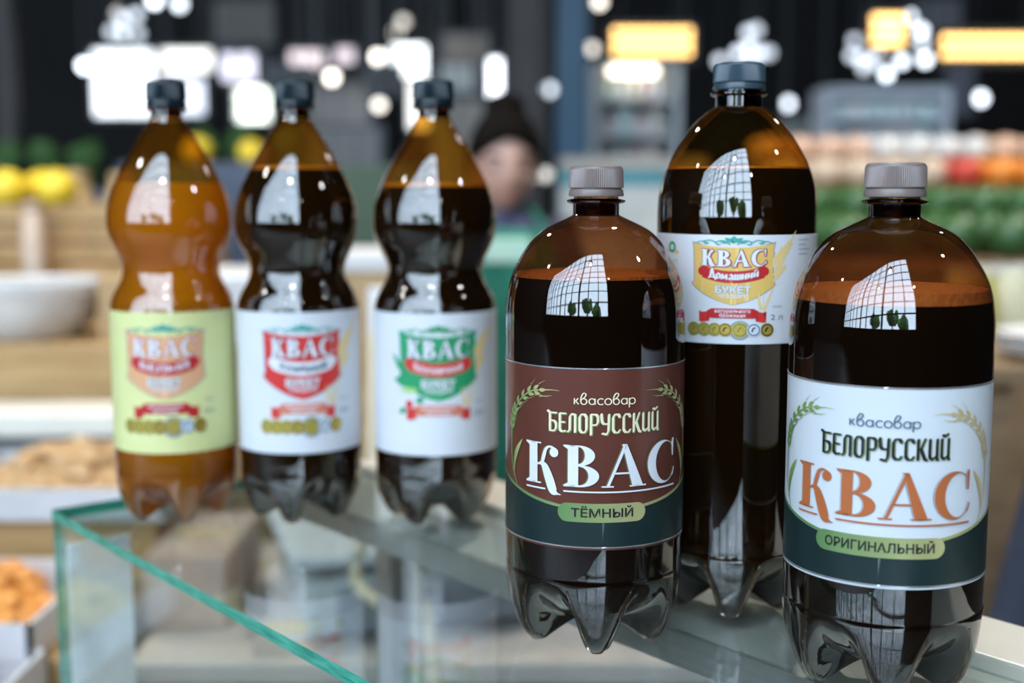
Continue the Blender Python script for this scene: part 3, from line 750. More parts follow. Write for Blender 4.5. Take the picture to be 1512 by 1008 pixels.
for X, Y, lm, liq, lev, fm, fh, lab, ft, turn, args in (
    (-.2729, 1.0037, LAB_YELL, PALEK, .2680, None, 0, 'waisted bottle of pale amber kvass with a pale yellow label', math.radians(23), 6, (PEACH, RED, 'БЕЛЫЙ', W_INK, False, (RED, RED), True, '1,8 л', False, False)),
    (-.1718, 1.0037, LAB_PAPER, DARK, .2785, FOAM2, .0025, 'waisted bottle of dark kvass with a red shield on a white label', math.radians(-4), 12.7, (BRIGHTRED, W_INK, 'Хлебный', SLATE, False, (SALMON, BRIGHTRED), True, '1,8 л', True, False)),
    (-.0612, .9956, LAB_PAPER, DARK, .2650, FOAM2, .0030, 'waisted bottle of dark kvass with a green shield on a white label', math.radians(-25), 6, (GREEN, BRIGHTRED, 'Брусничный', W_INK, False, (SALMON, BRIGHTRED), False, '1,8 л', True, True))):
    r, lo, Rl = waist_bottle(X, Y, lm, liq, lev, fm, fh, lab, ft)
    emblem_label(lo, Rl, math.radians(turn), .1545, 1.28, 1.42, *args)

# ------------------------------------------------------------------ behind the counter
M_CARD = mat('cardboard', (.42, .27, .13), .8, (.50, .33, .17), 14)
M_WOOD = mat('pale_wood', (.34, .20, .075), .6, (.46, .29, .125), 5, stretch=(1, 8, 8))
M_WOODD = mat('brown_wood', (.20, .125, .065), .55, (.27, .17, .09), 5, stretch=(1, 8, 8))
M_FOAMBOX = mat('white_foam_box', (.62, .60, .58), .7, (.67, .65, .63), 30)
M_DARKM = mat('dark_metal', (.03, .032, .036), .45, (.05, .05, .055), 10)
M_PLASTIC = mat('white_plastic', (.52, .53, .54), .4, (.58, .59, .60), 12)
M_BLUEBIN = mat('dark_blue_plastic', (.03, .045, .075), .45, (.045, .06, .10), 8)

def table(name, label, x0, x1, y0, y1, z, top_m, leg_m, th=.03, front=None):
    t = tag(empty(name, ((x0 + x1) / 2, (y0 + y1) / 2, 0)), label, 'table' if front is None else 'counter')
    hx, hy = (x1 - x0) / 2, (y1 - y0) / 2
    MB().box(-hx, hx, -hy, hy, z - th, z).build('table_top', top_m, t, bevel=.004)
    for sx in (-1, 1):
        for sy in (-1, 1): MB().box(sx * (hx - .05) - .02, sx * (hx - .05) + .02, sy * (hy - .05) - .02, sy * (hy - .05) + .02, 0, z - th).build('leg', leg_m, t)
    if front is not None:
        n = max(2, int((x1 - x0) / .35))
        for i in range(n):
            a = -hx + 2 * hx * i / n
            MB().box(a + .004, a + 2 * hx / n - .004, -hy + .005, -hy + .025, .06, z - th).build('front_panel', front, t)
    return t
def carton(name, label, loc, rz, sx, sy, sz, m, lid=None, group=None, category='box'):
    t = tag(empty(name, loc, rz), label, category, group)
    MB().box(-sx / 2, sx / 2, -sy / 2, sy / 2, 0, sz * (.8 if lid else 1)).build('box_body', m, t, bevel=.004)
    if lid: MB().box(-sx / 2 - .008, sx / 2 + .008, -sy / 2 - .008, sy / 2 + .008, sz * .8, sz).build('box_lid', lid, t, bevel=.006)
    else: MB().box(-sx / 2 + .01, sx / 2 - .01, -.025, .025, sz, sz + .001).build('packing_tape', mat('tape', (.55, .42, .25), .3), t)
    return t

# work table behind the case, seen through the glass
WT = T - .32
table('work_table', 'low grey work table seen through the glass counter top', -.48, .52, 1.50, 2.05, WT, mat('pinkish_laminate', (.52, .46, .43), .4, (.60, .54, .51), 6), M_DARKM)
p = at(575, 850, 1.62)
s = tag(empty('weighing_scale', (p.x + .02, 1.74, WT), .30), 'white weighing scale with a pale pan seen through the glass', 'scale')
MB().box(-.17, .17, -.14, .14, .008, .085).build('scale_body', M_PLASTIC, s, bevel=.012)
MB().box(-.19, .19, -.155, .155, .105, .122).build('scale_pan', mat('pan_pale', (.62, .65, .70), .35, (.70, .73, .77), 20), s, bevel=.005)
MB().tube([(0, 0, .08), (0, 0, .107)], .04, 12).build('pan_post', M_DARKM, s)
MB().box(-.13, .13, -.165, -.139, .02, .075).build('keypad', mat('keypad_grey', (.18, .20, .24), .5), s, bevel=.003)
for sx in (-1, 1):
    for sy in (-1, 1): MB().lathe([(.014, -.001), (.016, .004), (.014, .010)], 12, sx * .13, sy * .11).build('scale_foot', M_DARKM, s)
q0, q1, q2, q3 = at(548, 742, 1.5), at(524, 850, 1.48), at(572, 900, 1.46), at(640, 965, 1.44)
tag(MB().tube(cat([tuple(q0 + Vector((0, .05, .2))), tuple(q0), tuple(q1), tuple(q2), tuple(q3), (q3.x + .03, q3.y, .001), (q3.x + .2, q3.y + .1, .004)], 5), .0075, 8).build('power_cable', mat('cream_cable', (.78, .66, .46), .5), None, True), 'cream power cable hanging down behind the glass case', 'cable')
p = at(612, 860, 1.36)
s = tag(empty('display_stand', (p.x, p.y, 0)), 'thin cream upright stand behind the glass case', 'stand')
MB().lathe([(.065, 0), (.065, .008), (.02, .016), (.012, .03)], 24).build('stand_base', M_LEDGE, s)
MB().tube([(0, 0, .02), (0, 0, T - .02)], .011, 10).build('stand_pole', M_LEDGE, s)
MB().box(-.04, .04, -.003, .003, T - .03, T + .10).build('stand_card', M_WHITE, s, bevel=.001)
p = at(270, 800, 1.58)
carton('paper_parcel', 'pinkish brown paper parcel lying on the grey work table', (p.x - .01, 1.74, WT), .0, .11, .24, .10, mat('kraft_pink', (.45, .33, .28), .8, (.52, .40, .34), 20), category='parcel')
carton('file_box', 'dark blue file box lying on the work table behind the scale', (.17, 1.93, WT), -.1, .20, .18, .07, M_BLUEBIN)
carton('cash_box', 'grey steel cash box on the far right end of the work table', (.34, 1.70, WT), .15, .28, .22, .10, mat('cash_grey', (.28, .29, .30), .4, metal=.4))

# wooden counter with boxes behind the waisted bottles
table('wooden_counter', 'pale wooden counter with white foam boxes on it behind the waisted bottles', -1.55, -.16, 2.30, 2.85, T - .02, M_WOOD, M_WOODD, .035, M_WOOD)
for i, (px, py, D, sx, sy, sz, m, lid, lab) in enumerate((
    (350, 440, 2.45, .19, .30, .13, M_FOAMBOX, M_FOAMBOX, 'white foam box behind the gap beside the yellow-labelled bottle'),
    (548, 430, 2.45, .22, .30, .17, M_CARD, M_FOAMBOX, 'cardboard box with a white lid behind the gap beside the green shield bottle'),
    (228, 440, 2.55, .13, .30, .12, M_CARD, None, 'open-topped brown carton behind the yellow-labelled bottle'))):
    p = at(px, py, D)
    carton('foam_box' if lid and m is M_FOAMBOX else 'carton', lab, (p.x, D, T - .02), random.uniform(-.1, .1), sx, sy, sz, m, lid)
p = at(30, 440, 2.45)
b = tag(empty('enamel_basin', (p.x, 2.47, T - .02)), 'wide white basin standing on the wooden counter by the nut stall', 'basin')
MB().lathe([(.10, 0), (.135, .03), (.15, .085), (.158, .09), (.158, .10), (.15, .10), (.13, .035), (.002, .02)], 40).build('bowl', M_FOAMBOX, b, True)
MB().lathe([(.156, .098), (.162, .103), (.16, .110), (.154, .104)], 40).build('rim', M_PLASTIC, b, True)
p = at(560, 470, 2.1)
b = tag(empty('paper_towel_roll', (p.x, 2.12, 0)), 'slim white paper roll on a stand between the dark waisted bottles', 'paper roll')
MB().lathe([(.07, 0), (.07, .01), (.01, .02), (.01, T - .22)], 20).build('stand', M_DARKM, b)
MB().lathe([(.012, T - .22), (.020, T - .22), (.020, T + .10), (.012, T + .10)], 24).build('roll', M_WHITE, b, True)

# ------------------------------------------------------------------ dried fruit and nut stall on the left
SZ = T - .30
table('nut_stall', 'low wooden stall with trays of nuts and dried fruit left of the glass case', -1.55, -.50, 1.18, 2.10, SZ, M_WOODD, M_WOODD, .03, M_WOODD)
def mound(name, lab, X, Y, z, rx, ry, h, cols, n, rl):
    t = tag(empty('food_tray', (X, Y, z)), 'shallow white tray holding ' + lab, 'tray', None)
    m = MB().box(-rx, rx, -ry, ry, 0, .006)
    for a in ((-rx, -rx + .006, -ry, ry), (rx - .006, rx, -ry, ry)): m.box(*a, .006, .045)
    m.build('tray_base', M_PLASTIC, t)
    for a in ((-rx, rx, -ry, -ry + .006), (-rx, rx, ry - .006, ry)): MB().box(*a, .006, .045).build('tray_rim', M_PLASTIC, t)
    m = MB()
    for k in range(n):
        a = random.uniform(0, 2 * PI); rr = math.sqrt(random.random())
        x, y = rr * (rx - .030) * math.cos(a), rr * (ry - .030) * math.sin(a)
        m.ball((x, y, max(.005 + rl * 1.1, .008 + h * (1 - rr * rr)) + random.uniform(0, .006)), rl * random.uniform(.8, 1.2), 7, 5, (1, random.uniform(.6, 1), random.uniform(.5, .8)), .1)
    m.lathe([(rx * .88, .0055), (rx * .7, h * .5), (rx * .4, h * .84), (.004, h * .98)], 20, sx=1, sy=ry / rx)
    o = m.build(name, mat(name, cols[0], .5, cols[1], 60), None, True); o.location = (X, Y, z)
    tag(o, 'heap of ' + lab, 'food', None, 'stuff')
mound('walnuts', 'tan walnuts beside the glass case', -.66, 1.86, SZ + .10, .17, .13, .07, ((.45, .25, .10), (.60, .38, .18)), 130, .017)
mound('dried_figs', 'brown dried figs behind the other trays', -.98, 1.90, SZ + .10, .13, .12, .06, ((.20, .11, .06), (.30, .18, .10)), 110, .016)
mound('dried_apricots', 'orange dried apricots', -.665, 1.50, SZ + .03, .12, .13, .06, ((.72, .26, .04), (.80, .36, .08)), 120, .017)
mound('almonds', 'light brown almonds', -.93, 1.52, SZ + .03, .13, .13, .05, ((.48, .30, .15), (.62, .43, .24)), 130, .014)
mound('dried_cranberries', 'dark red dried cranberries', -.64, 1.29, SZ + .0, .11, .09, .045, ((.30, .03, .03), (.42, .06, .05)), 150, .011)
mound('pale_raisins', 'pale yellow raisins', -.88, 1.30, SZ + .0, .11, .09, .045, ((.52, .42, .14), (.62, .52, .22)), 150, .011)
for j, (Y, z) in enumerate(((1.88, .10), (1.51, .03))):
    tag(MB().box(-1.15, -.51, Y - .128, Y + .13, SZ, SZ + z).build('stall_step', M_WOOD, None, bevel=.003), ('tall', 'low')[j] + ' pale wooden riser under the trays of the nut stall', 'riser')

# grey glass show cabinet behind the nut stall
sh = tag(empty('show_cabinet', (-1.12, 2.16, 0)), 'grey show cabinet with a cream edge behind the nut stall', 'cabinet')
MB().box(-.40, .46, 0, .10, 0, T - .16).build('cabinet_body', mat('cabinet_grey', (.16, .17, .18), .4, (.22, .23, .24), 4), sh)
MB().box(-.42, .48, -.02, .12, T - .16, T - .12).build('cabinet_edge', M_LEDGE, sh, bevel=.004)

# ------------------------------------------------------------------ produce at mid distance, left
table('crate_counter', 'long wooden counter with crates further back on the left', -2.6, -.75, 3.35, 4.1, T + .02, M_WOOD, M_WOODD, .04, M_WOOD)
def crate(label, loc, rz, sx, sy, sz, m=None, group='slatted crates'):
    m = m or M_WOOD
    t = tag(empty('wooden_crate', loc, rz), label, 'crate', group)
    k = max(2, round(sz / .06))
    for i in range(k):
        z0 = i * sz / k; z1 = z0 + sz / k * .78
        for y in (-sy / 2, sy / 2 - .01): MB().box(-sx / 2, sx / 2, y, y + .01, z0, z1).build('slat', m, t)
        for x in (-sx / 2, sx / 2 - .01): MB().box(x, x + .01, -sy / 2 + .01, sy / 2 - .01, z0, z1).build('slat', m, t)
    for x in (-1, 1):
        for y in (-1, 1): MB().box(x * (sx / 2 - .02) - .01, x * (sx / 2 - .02) + .01, y * (sy / 2 - .02) - .01, y * (sy / 2 - .02) + .01, 0, sz).build('corner_post', m, t)
    MB().box(-sx / 2 + .01, sx / 2 - .01, -sy / 2 + .01, sy / 2 - .01, 0, .012).build('crate_bottom', m, t)
    return t
crate('slatted wooden crate with melons at the left of the crate counter', (-1.32, 3.58, T + .02), .05, .36, .28, .22)
crate('slatted wooden crate beside the yellow-labelled bottle on the crate counter', (-.98, 3.55, T + .02), -.04, .28, .28, .22)
crate('slatted wooden crate at the far end of the crate counter', (-1.75, 3.6, T + .02), .0, .36, .28, .20)
FR = {}
def fruit(name, lab, category, loc, r, c, c2, group, sq=(1, 1, .95), stem=True, wob=.0):
    key = (name, round(r, 3))
    if key not in FR:
        m = MB().ball((0, 0, 0), 1, 14, 9, sq, wob); st = MB().tube([(0, 0, sq[2] * .93), (.03, .02, sq[2] * 1.12)], .07, 6)
        m1 = m.mesh(name, True, None); m1.materials.append(mat('skin_' + name, c, .4, c2, 5)); m2 = st.mesh('stem'); m2.materials.append(mat('fruit_stem', (.16, .20, .05), .7))
        FR[key] = (m1, m2)
    m1, m2 = FR[key]
    root = tag(empty(name, loc, random.uniform(0, 6)), lab, category, group); root.scale = (r, r, r)
    link(m1, 'flesh', None, root)
    if stem: link(m2, 'stem', None, root)
    return root
Y1, Y2 = (.78, .52, .02), (.85, .62, .05)
for X, Y, z in ((-1.40, 3.50, .25), (-1.27, 3.52, .25), (-1.35, 3.63, .25)):
    fruit('yellow_melon', 'round yellow melon heaped in the crate of melons', 'melon', (X, Y, T + .02 + z), .058, Y1, Y2, 'yellow melons in the crate')
p = at(372, 225, 4.6); fruit('yellow_melon', 'single yellow melon on the green box behind the waisted bottles', 'melon', (p.x, p.y, p.z), .05, Y1, Y2, None)
p0 = p
p = at(292, 222, 4.6); fruit('yellow_melon', 'single yellow melon on the dark blue bin beside the pale amber bottle', 'melon', (p.x, p.y, p.z), .055, Y1, Y2, None)
carton('produce_bin', 'dark blue bin carrying one yellow melon behind the waisted bottles', (p.x + .02, p.y, 0), 0, .5, .4, p.z - .05, M_BLUEBIN, category='bin')
carton('produce_bin', 'dark green bin carrying one yellow melon behind the waisted bottles', (p0.x + .35, p0.y + .05, 0), 0, .5, .4, p0.z - .05, mat('dark_green_plastic', (.03, .06, .03), .5), category='bin')
def sack(lab, loc, r, h, m, group=None):
    t = tag(empty('paper_sack', loc, random.uniform(0, 3)), lab, 'sack', group)
    MB().lathe([(r * .85, 0), (r, h * .15), (r * 1.02, h * .5), (r * .86, h * .8), (r * .62, h * .9), (r * .7, h), (r * .6, h * .97)], 16, sy=.8).build('sack_body', m, t, True)
    MB().tube([(math.cos(a) * r * .64, math.sin(a) * r * .52, h * .9) for a in [i * PI / 6 for i in range(13)]], .006, 6).build('tie', M_WOODD, t)
    return t
M_SACK = mat('pale_sack', (.62, .46, .34), .8, (.72, .56, .44), 25, bump=.3); M_SACK2 = mat('tan_sack', (.52, .34, .15), .8, (.60, .42, .20), 25, bump=.3)
p = at(62, 300, 3.45); sack('pale pink sack standing in front of the crates beside the melons', (p.x, 3.383, T + .02), .038, .22, M_SACK)
p = at(108, 300, 3.8); sack('tan sack behind the slatted crates', (p.x, 3.85, T + .02), .057, .31, M_SACK2)
p = at(165, 300, 3.8); sack('tan sack behind the bottle with the yellow label', (p.x + .02, 3.85, T + .02), .057, .30, M_SACK2)
carton('produce_bin', 'long dark blue bin on the far produce stall at the left', (-2.35, 5.3, 0), 0, 1.5, .5, T + .27, M_BLUEBIN, category='bin')
M_HERB = mat('dark_herbs', (.02, .06, .012), .7, (.045, .12, .02), 12)
for i, px in enumerate((8, 70, 128, 300, 362, 425)):
    p = at(px, 205, 5.0 if i > 2 else 5.3)
    t = tag(empty('herb_bunch', (p.x, p.y, T + .27 if i < 3 else p.z - .16)), ('dark green bunch of herbs on the long blue bin' if i < 3 else 'dark green potted herb behind the waisted bottles'), 'herbs', 'herb bunches on the blue bin' if i < 3 else 'potted herbs behind the bottles')
    lumps((0, 0, .13), .055, 26, .03, 1.3).build('leaves', M_HERB, t)
    MB().tube([(0, 0, 0), (0, 0, .1)], .03, 8).build('stalks', M_HERB, t)
    if i >= 3: MB().lathe([(.05, -.12), (.075, .02), (.08, .02), (.08, .03), (.06, .03)], 16).build('pot', M_WOODD, t)
table('herb_table', 'plain dark table carrying potted herbs behind the waisted bottles', -1.55, -.6, 4.85, 5.15, at(345, 205, 5.0).z - .28, M_DARKM, M_DARKM)

# ------------------------------------------------------------------ seller in a green apron
def person(loc, rz):
    t = tag(empty('person', loc, rz), 'person with dark pinned-up hair in a navy top and green apron, looking down', 'person')
    H = 1.0
    J = {'pel': (0, 0, .86), 'wa': (0, 0, .98), 'ch': (0, .01, 1.14), 'nk0': (0, .005, 1.255), 'nk': (0, -.02, 1.325),
         'sl': (-.14, .01, 1.225), 'sr': (.14, .01, 1.225), 'el': (-.19, .0, .99), 'er': (.19, .0, .99), 'wl': (-.12, -.17, .90), 'wr': (.12, -.17, .90),
         'hl': (-.085, 0, .82), 'hr': (.085, 0, .82), 'kl': (-.09, -.01, .45), 'kr': (.09, -.01, .45), 'al': (-.09, .02, .07), 'ar': (.09, .02, .07), 'tl': (-.10, -.12, .035), 'tr': (.10, -.12, .035)}
    Rr = {'pel': (.15, .11), 'wa': (.13, .095), 'ch': (.145, .10), 'nk0': (.07, .06), 'nk': (.05, .05), 'sl': (.065, .065), 'sr': (.065, .065), 'el': (.042, .042), 'er': (.042, .042), 'wl': (.028, .026), 'wr': (.028, .026),
          'hl': (.085, .085), 'hr': (.085, .085), 'kl': (.055, .055), 'kr': (.055, .055), 'al': (.04, .04), 'ar': (.04, .04), 'tl': (.038, .03), 'tr': (.038, .03)}
    E = [('pel', 'wa'), ('wa', 'ch'), ('ch', 'nk0'), ('nk0', 'nk'), ('ch', 'sl'), ('ch', 'sr'), ('sl', 'el'), ('sr', 'er'), ('el', 'wl'), ('er', 'wr'), ('pel', 'hl'), ('pel', 'hr'), ('hl', 'kl'), ('hr', 'kr'), ('kl', 'al'), ('kr', 'ar'), ('al', 'tl'), ('ar', 'tr')]
    # hands: palm and five fingers each
    for s, w in ((-1, 'wl'), (1, 'wr')):
        x, y, z = J[w]; J['p' + w] = (x - s * .02, y - .07, z - .005); Rr['p' + w] = (.032, .016); E.append((w, 'p' + w))
        for f in range(4):
            fx = x - s * .02 + (f - 1.5) * .017
            a, b = 'f%d%s' % (f, w), 'g%d%s' % (f, w)
            J[a] = (fx, y - .105, z - .010); J[b] = (fx - s * .004, y - .135 + abs(f - 1.3) * .006, z - .028); Rr[a] = (.009, .009); Rr[b] = (.007, .007)
            E += [('p' + w, a), (a, b)]
        J['t' + w] = (x - s * .055, y - .075, z - .012); Rr['t' + w] = (.010, .010); J['u' + w] = (x - s * .065, y - .10, z - .022); Rr['u' + w] = (.008, .008)
        E += [(w, 't' + w), ('t' + w, 'u' + w)]
    names = list(J); me = bpy.data.meshes.new('body'); me.from_pydata([J[n] for n in names], [(names.index(a), names.index(b)) for a, b in E], [])
    o = link(me, 'body', None, t)
    SKIN = mat('skin', (.50, .29, .22), .5, (.56, .33, .25), 14); NAV = mat('navy_cloth', (.045, .045, .085), .85, (.06, .06, .11), 30)
    sk = o.modifiers.new('skin', 'SKIN'); sk.use_smooth_shade = True
    for n, v in zip(names, me.skin_vertices[0].data): v.radius = Rr[n]; v.use_root = (n == 'pel')
    o.modifiers.new('sub', 'SUBSURF').levels = 1; o.modifiers['sub'].render_levels = 1
    me.materials.append(NAV)
    # head: a shaped ovoid with brow, nose, chin, ears
    vs = []; fs = []; n, m = 28, 20
    for i in range(m + 1):
        v = i / m; ph = PI * v
        for j in range(n):
            a = 2 * PI * j / n; x = math.sin(ph) * math.sin(a); y = -math.sin(ph) * math.cos(a); z = -math.cos(ph)
            wd = .074 * (1 - .30 * max(0, -z) ** 1.4); dp = .092
            X, Yy, Z = x * wd, y * dp, z * .115
            fr = max(0, -y)
            if fr > .5:
                nose = math.exp(-((x / .16) ** 2)) * math.exp(-(((z + .14) / .16) ** 2)); Yy -= .024 * nose
                eye = sum(math.exp(-(((x - q) / .14) ** 2)) for q in (-.42, .42)) * math.exp(-(((z - .06) / .10) ** 2)); Yy += .010 * eye
                brow = math.exp(-(((z - .24) / .10) ** 2)); Yy -= .005 * brow
                lip = math.exp(-((x / .28) ** 2)) * math.exp(-(((z + .48) / .07) ** 2)); Yy -= .007 * lip
                chin = math.exp(-((x / .3) ** 2)) * math.exp(-(((z + .85) / .14) ** 2)); Yy -= .010 * chin
            vs.append((X, Yy, Z))
    for i in range(m):
        for j in range(n): fs.append((i * n + j, i * n + (j + 1) % n, (i + 1) * n + (j + 1) % n, (i + 1) * n + j))
    hm = MB().add(vs, fs).mesh('head', True, None); hm.materials.append(SKIN)
    hd = link(hm, 'head', None, t); hd.location = (0, -.035, 1.40); hd.rotation_euler = (.25, 0, .08)
    for s in (-1, 1):
        MB().ball((s * .074, .008, -.005), .02, 10, 7, (.4, .8, 1.3)).build('ear', SKIN, hd, True)
        MB().ball((s * .031, -.074, .010), .011, 10, 7, (1.2, .6, .6)).build('eye', mat('eye_dark', (.05, .035, .03), .3), hd, True)
        MB().tube([(s * .016, -.086, .030), (s * .032, -.084, .035), (s * .048, -.073, .030)], .0035, 6).build('eyebrow', mat('hair_dark', (.003, .0025, .002), .8, (.007, .005, .004), 60, spec=.05, stretch=(1, 1, .2)), hd)
    MB().tube([(-.022, -.082, -.057), (0, -.089, -.054), (.022, -.082, -.057)], [.002, .005, .002], 8).build('lips', mat('lips', (.42, .15, .13), .5), hd, True)
    HAIR = MATS['hair_dark']
    hv = []; hf = []
    for i in range(9):
        ph = PI * .52 * i / 8
        for j in range(24):
            a = 2 * PI * j / 24; fr = max(0, math.cos(a))
            lim = 1 - .42 * fr ** 1.5
            p2 = ph * lim * (1.12 if fr < .2 else 1)
            hv.append((math.sin(p2) * math.sin(a) * .083, -math.sin(p2) * math.cos(a) * .101 + .004, math.cos(p2) * .126))
    for i in range(8):
        for j in range(24): hf.append((i * 24 + j, i * 24 + (j + 1) % 24, (i + 1) * 24 + (j + 1) % 24, (i + 1) * 24 + j))
    h = MB().add(hv, hf).ball((0, .03, .125), .045, 14, 9, (1.1, 1, .8)).ball((0, .05, -.01), .07, 14, 9, (1.02, .8, 1.1)).build('hair', HAIR, hd, True, ang=3)
    sd = h.modifiers.new('thick', 'SOLIDIFY'); sd.thickness = .008; sd.offset = -1
    # apron: bib and skirt that follow the front of the body, neck strap and a pale print
    AP = mat('green_apron', (.008, .12, .075), .8, (.012, .16, .10), 20)
    rows = [(1.25, .10, .108), (1.15, .125, .125), (1.02, .135, .118), (.96, .15, .118), (.86, .175, .135), (.70, .18, .14), (.55, .185, .145)]
    av = []; af = []; k = 15
    for z, w, d in rows:
        for j in range(k):
            u = -1 + 2 * j / (k - 1); av.append((u * w, -d * math.sqrt(max(.05, 1 - (u * .85) ** 2)) - .006 + .006 * math.sin(u * 9 + z * 8), z))
    for i in range(len(rows) - 1):
        for j in range(k - 1): af.append((i * k + j, i * k + j + 1, (i + 1) * k + j + 1, (i + 1) * k + j))
    ao = MB().add(av, af).build('apron', AP, t, True, ang=3); sd = ao.modifiers.new('thick', 'SOLIDIFY'); sd.thickness = .004
    MB().tube([(-.09, -.07, 1.25), (-.07, -.03, 1.29), (-.05, .05, 1.30), (.05, .05, 1.30), (.07, -.03, 1.29), (.09, -.07, 1.25)], .008, 6).build('neck_strap', AP, ao)
    MB().box(-.055, .055, -.142, -.128, 1.175, 1.230).build('name_patch', mat('patch_pale_green', (.40, .58, .46), .7), ao, bevel=.003)
    for s in (-1, 1):
        MB().ball((s * .10, -.285, .882), .034, 10, 8, (.9, 1.4, .7)).build('hand_back', SKIN, t, True)
    return t
p = at(744, 235, 2.95)
person((p.x, 2.98, p.z - 1.41), .05)

# ------------------------------------------------------------------ columns and the far side of the hall
M_BLUECOL = mat('blue_paint', (.015, .06, .105), .45, (.02, .075, .13), 3); M_BROWNCOL = mat('brown_paint', (.035, .026, .022), .6, (.045, .034, .028), 3)
def column(px0, px1, D, m, lab):
    a, b = at(px0, 300, D), at(px1, 300, D); w = (b.x - a.x) / 2
    t = tag(empty('steel_column', ((a.x + b.x) / 2, D + w, 0)), lab, 'column')
    MB().box(-w, w, -w, w, 0, HZ).build('shaft', m, t, bevel=.01); MB().box(-w * 1.5, w * 1.5, -w * 1.5, w * 1.5, 0, .03).build('base_plate', m, t)
column(822, 868, 6.0, M_BLUECOL, 'blue painted steel column to the right of the person')
column(750, 803, 7.5, M_BROWNCOL, 'dark brown steel column right behind the person')
column(0, 26, 9.0, M_BROWNCOL, 'dark brown steel column at the left end of the hall')

LAMPM = {}
def lamp_mat(k, c, e): return mat('glow_' + k, c, .4, c, 3, emit=e)
NP = [0]
def pendant(px, py, D, r, k, c, e, lab, group):
    NP[0] += 1
    D = D + (NP[0] % 13) * .17 * (1 if D > 6 else 0); r = r * D / 9 if D > 6 else r
    p = at(px, py, D)
    t = tag(empty('pendant_lamp', p), lab, 'lamp', group)
    MB().ball((0, 0, 0), r, 12, 8).build('bulb', lamp_mat(k, c, e * .16), t, True)
    MB().lathe([(r * .45, r * .85), (r * .55, r * 1.1), (r * .5, r * 1.9), (.006, r * 2.1)], 10).build('socket', M_DARKM, t)
    MB().tube([(0, 0, r * 2), (0, 0, HZ - p.z)], .005, 5).build('cord', M_DARKM, t)
WHITE, COOL, WARM, PINK, GRN = (1, .98, .94), (.82, .90, 1), (1, .68, .30), (1, .80, .74), (.90, 1, .82)
cool = 'small white pendant lamp hanging in the dark far hall'; 
for px, py, e in ((125, 97, 40), (181, 28, 10), (201, 22, 10), (165, 47, 8), (181, 48, 12), (203, 50, 8), (228, 1, 36), (265, 6, 24), (1163, 153, 24), (1220, 155, 22), (1448, 145, 32), (811, 132, 16), (995, 143, 10),
                  (1105, 48, 10), (1117, 44, 8), (1106, 70, 14), (1090, 78, 14), (1122, 78, 12), (1063, 90, 10), (1135, 78, 8), (1108, 90, 12)):
    pendant(px, py, 9.0, .036, 'cool%d' % e, COOL, e, cool, 'white pendant lamps')
for px, py, e in ((1262, 60, 8), (1258, 82, 10), (1272, 86, 14), (1284, 90, 16), (1276, 100, 10), (1297, 80, 8), (1332, 90, 26), (1343, 25, 22), (1360, 45, 26), (1361, 64, 14), (1309, 109, 30), (1366, 88, 30), (1378, 138, 8), (1290, 135, 8)):
    pendant(px, py, 8.0, .034, 'cool%d' % e, COOL, e, 'small cool pendant lamp in the cluster above the right produce stand', 'cool lamps over the right stand')
for px, py, D, e in ((490, 114, 9, 36), (595, 32, 9, 8), (585, 48, 9, 6), (560, 155, 8, 20), (885, 3, 8, 22), (874, 72, 8, 12), (784, 258, 5, 4), (806, 258, 5, 4), (352, 232, 6, 14), (558, 84, 9, 40), (175, 20, 9, 6)):
    pendant(px, py, D, .036 if D > 6 else .024, 'warmw%d' % e, (1, .92, .82), e, 'warm white globe lamp hanging among the far stalls', 'warm white globe lamps')

def festoon(x0, y0, x1, y1, D, n, rows, lab):
    a, b = at(x0, y0, D), at(x1, y1, D); h = abs(a.z - b.z)
    t = tag(empty('festoon_lamp', ((a.x + b.x) / 2, D, min(a.z, b.z))), lab, 'lamp', None)
    w = (b.x - a.x) / 2
    MB().box(-w - .03, w + .03, .03, .06, -.03, h + .03).build('lamp_frame', M_DARKM, t)
    for sx in (-.8, .8): MB().tube([(sx * w, .045, h), (sx * w, .045, HZ - min(a.z, b.z))], .006, 5).build('hanger', M_DARKM, t)
    me = MB().ball((0, 0, 0), .024, 10, 7).mesh('bulb', True, None); me.materials.append(lamp_mat('festoon', (1, .60, .20), 4.2))
    for i in range(n):
        for j in range(rows):
            o = link(me, 'bulb', None, t); o.location = (-w + 2 * w * (i + .5) / n, .01, h * (j + .5) / rows)
festoon(905, 40, 1022, 83, 8.5, 9, 3, 'warm golden row of bulbs left of the tall bottle cap')
festoon(1290, 20, 1335, 68, 7.5, 4, 3, 'short warm golden block of bulbs among the cool lamps')
festoon(1392, 48, 1530, 88, 7.5, 10, 2, 'long warm golden row of bulbs above the right produce stand')

def panel(name, px0, py0, px1, py1, D, c, e, lab, category, group=None, split=1):
    a, b = at(px0, py1, D), at(px1, py0, D); w = (b.x - a.x) / 2; h = b.z - a.z
    t = tag(empty(name, ((a.x + b.x) / 2, D, a.z)), lab, category, group)
    MB().box(-w - .03, w + .03, .012, .06, -.03, h + .03).build('frame', M_DARKM, t)
    for i in range(split):
        MB().box(-w + 2 * w * i / split + .006, -w + 2 * w * (i + 1) / split - .006, 0, .012, 0, h).build('light_panel' if e else 'board_panel', lamp_mat('%s_%s' % (name, '_'.join('%.2f' % v for v in (*c, e))), c, e) if e else mat('panel_' + '_'.join('%.2f' % v for v in c), c, .5), t)
    for sx in (-.8, .8): MB().tube([(sx * w, .04, h), (sx * w, .04, HZ - a.z)], .008, 5).build('hanger', M_DARKM, t)
    return t
S, LB = 'lit_sign', 'sign'
panel('light_box', 140, 75, 225, 170, 11, (.92, .96, 1), 2.0, 'big blazing white light box in the far left of the hall', 'light box', None, 2)
panel('light_box', 238, 74, 312, 104, 11, (1, .98, .90), 1.6, 'long warm white light box beside the big blazing one', 'light box')
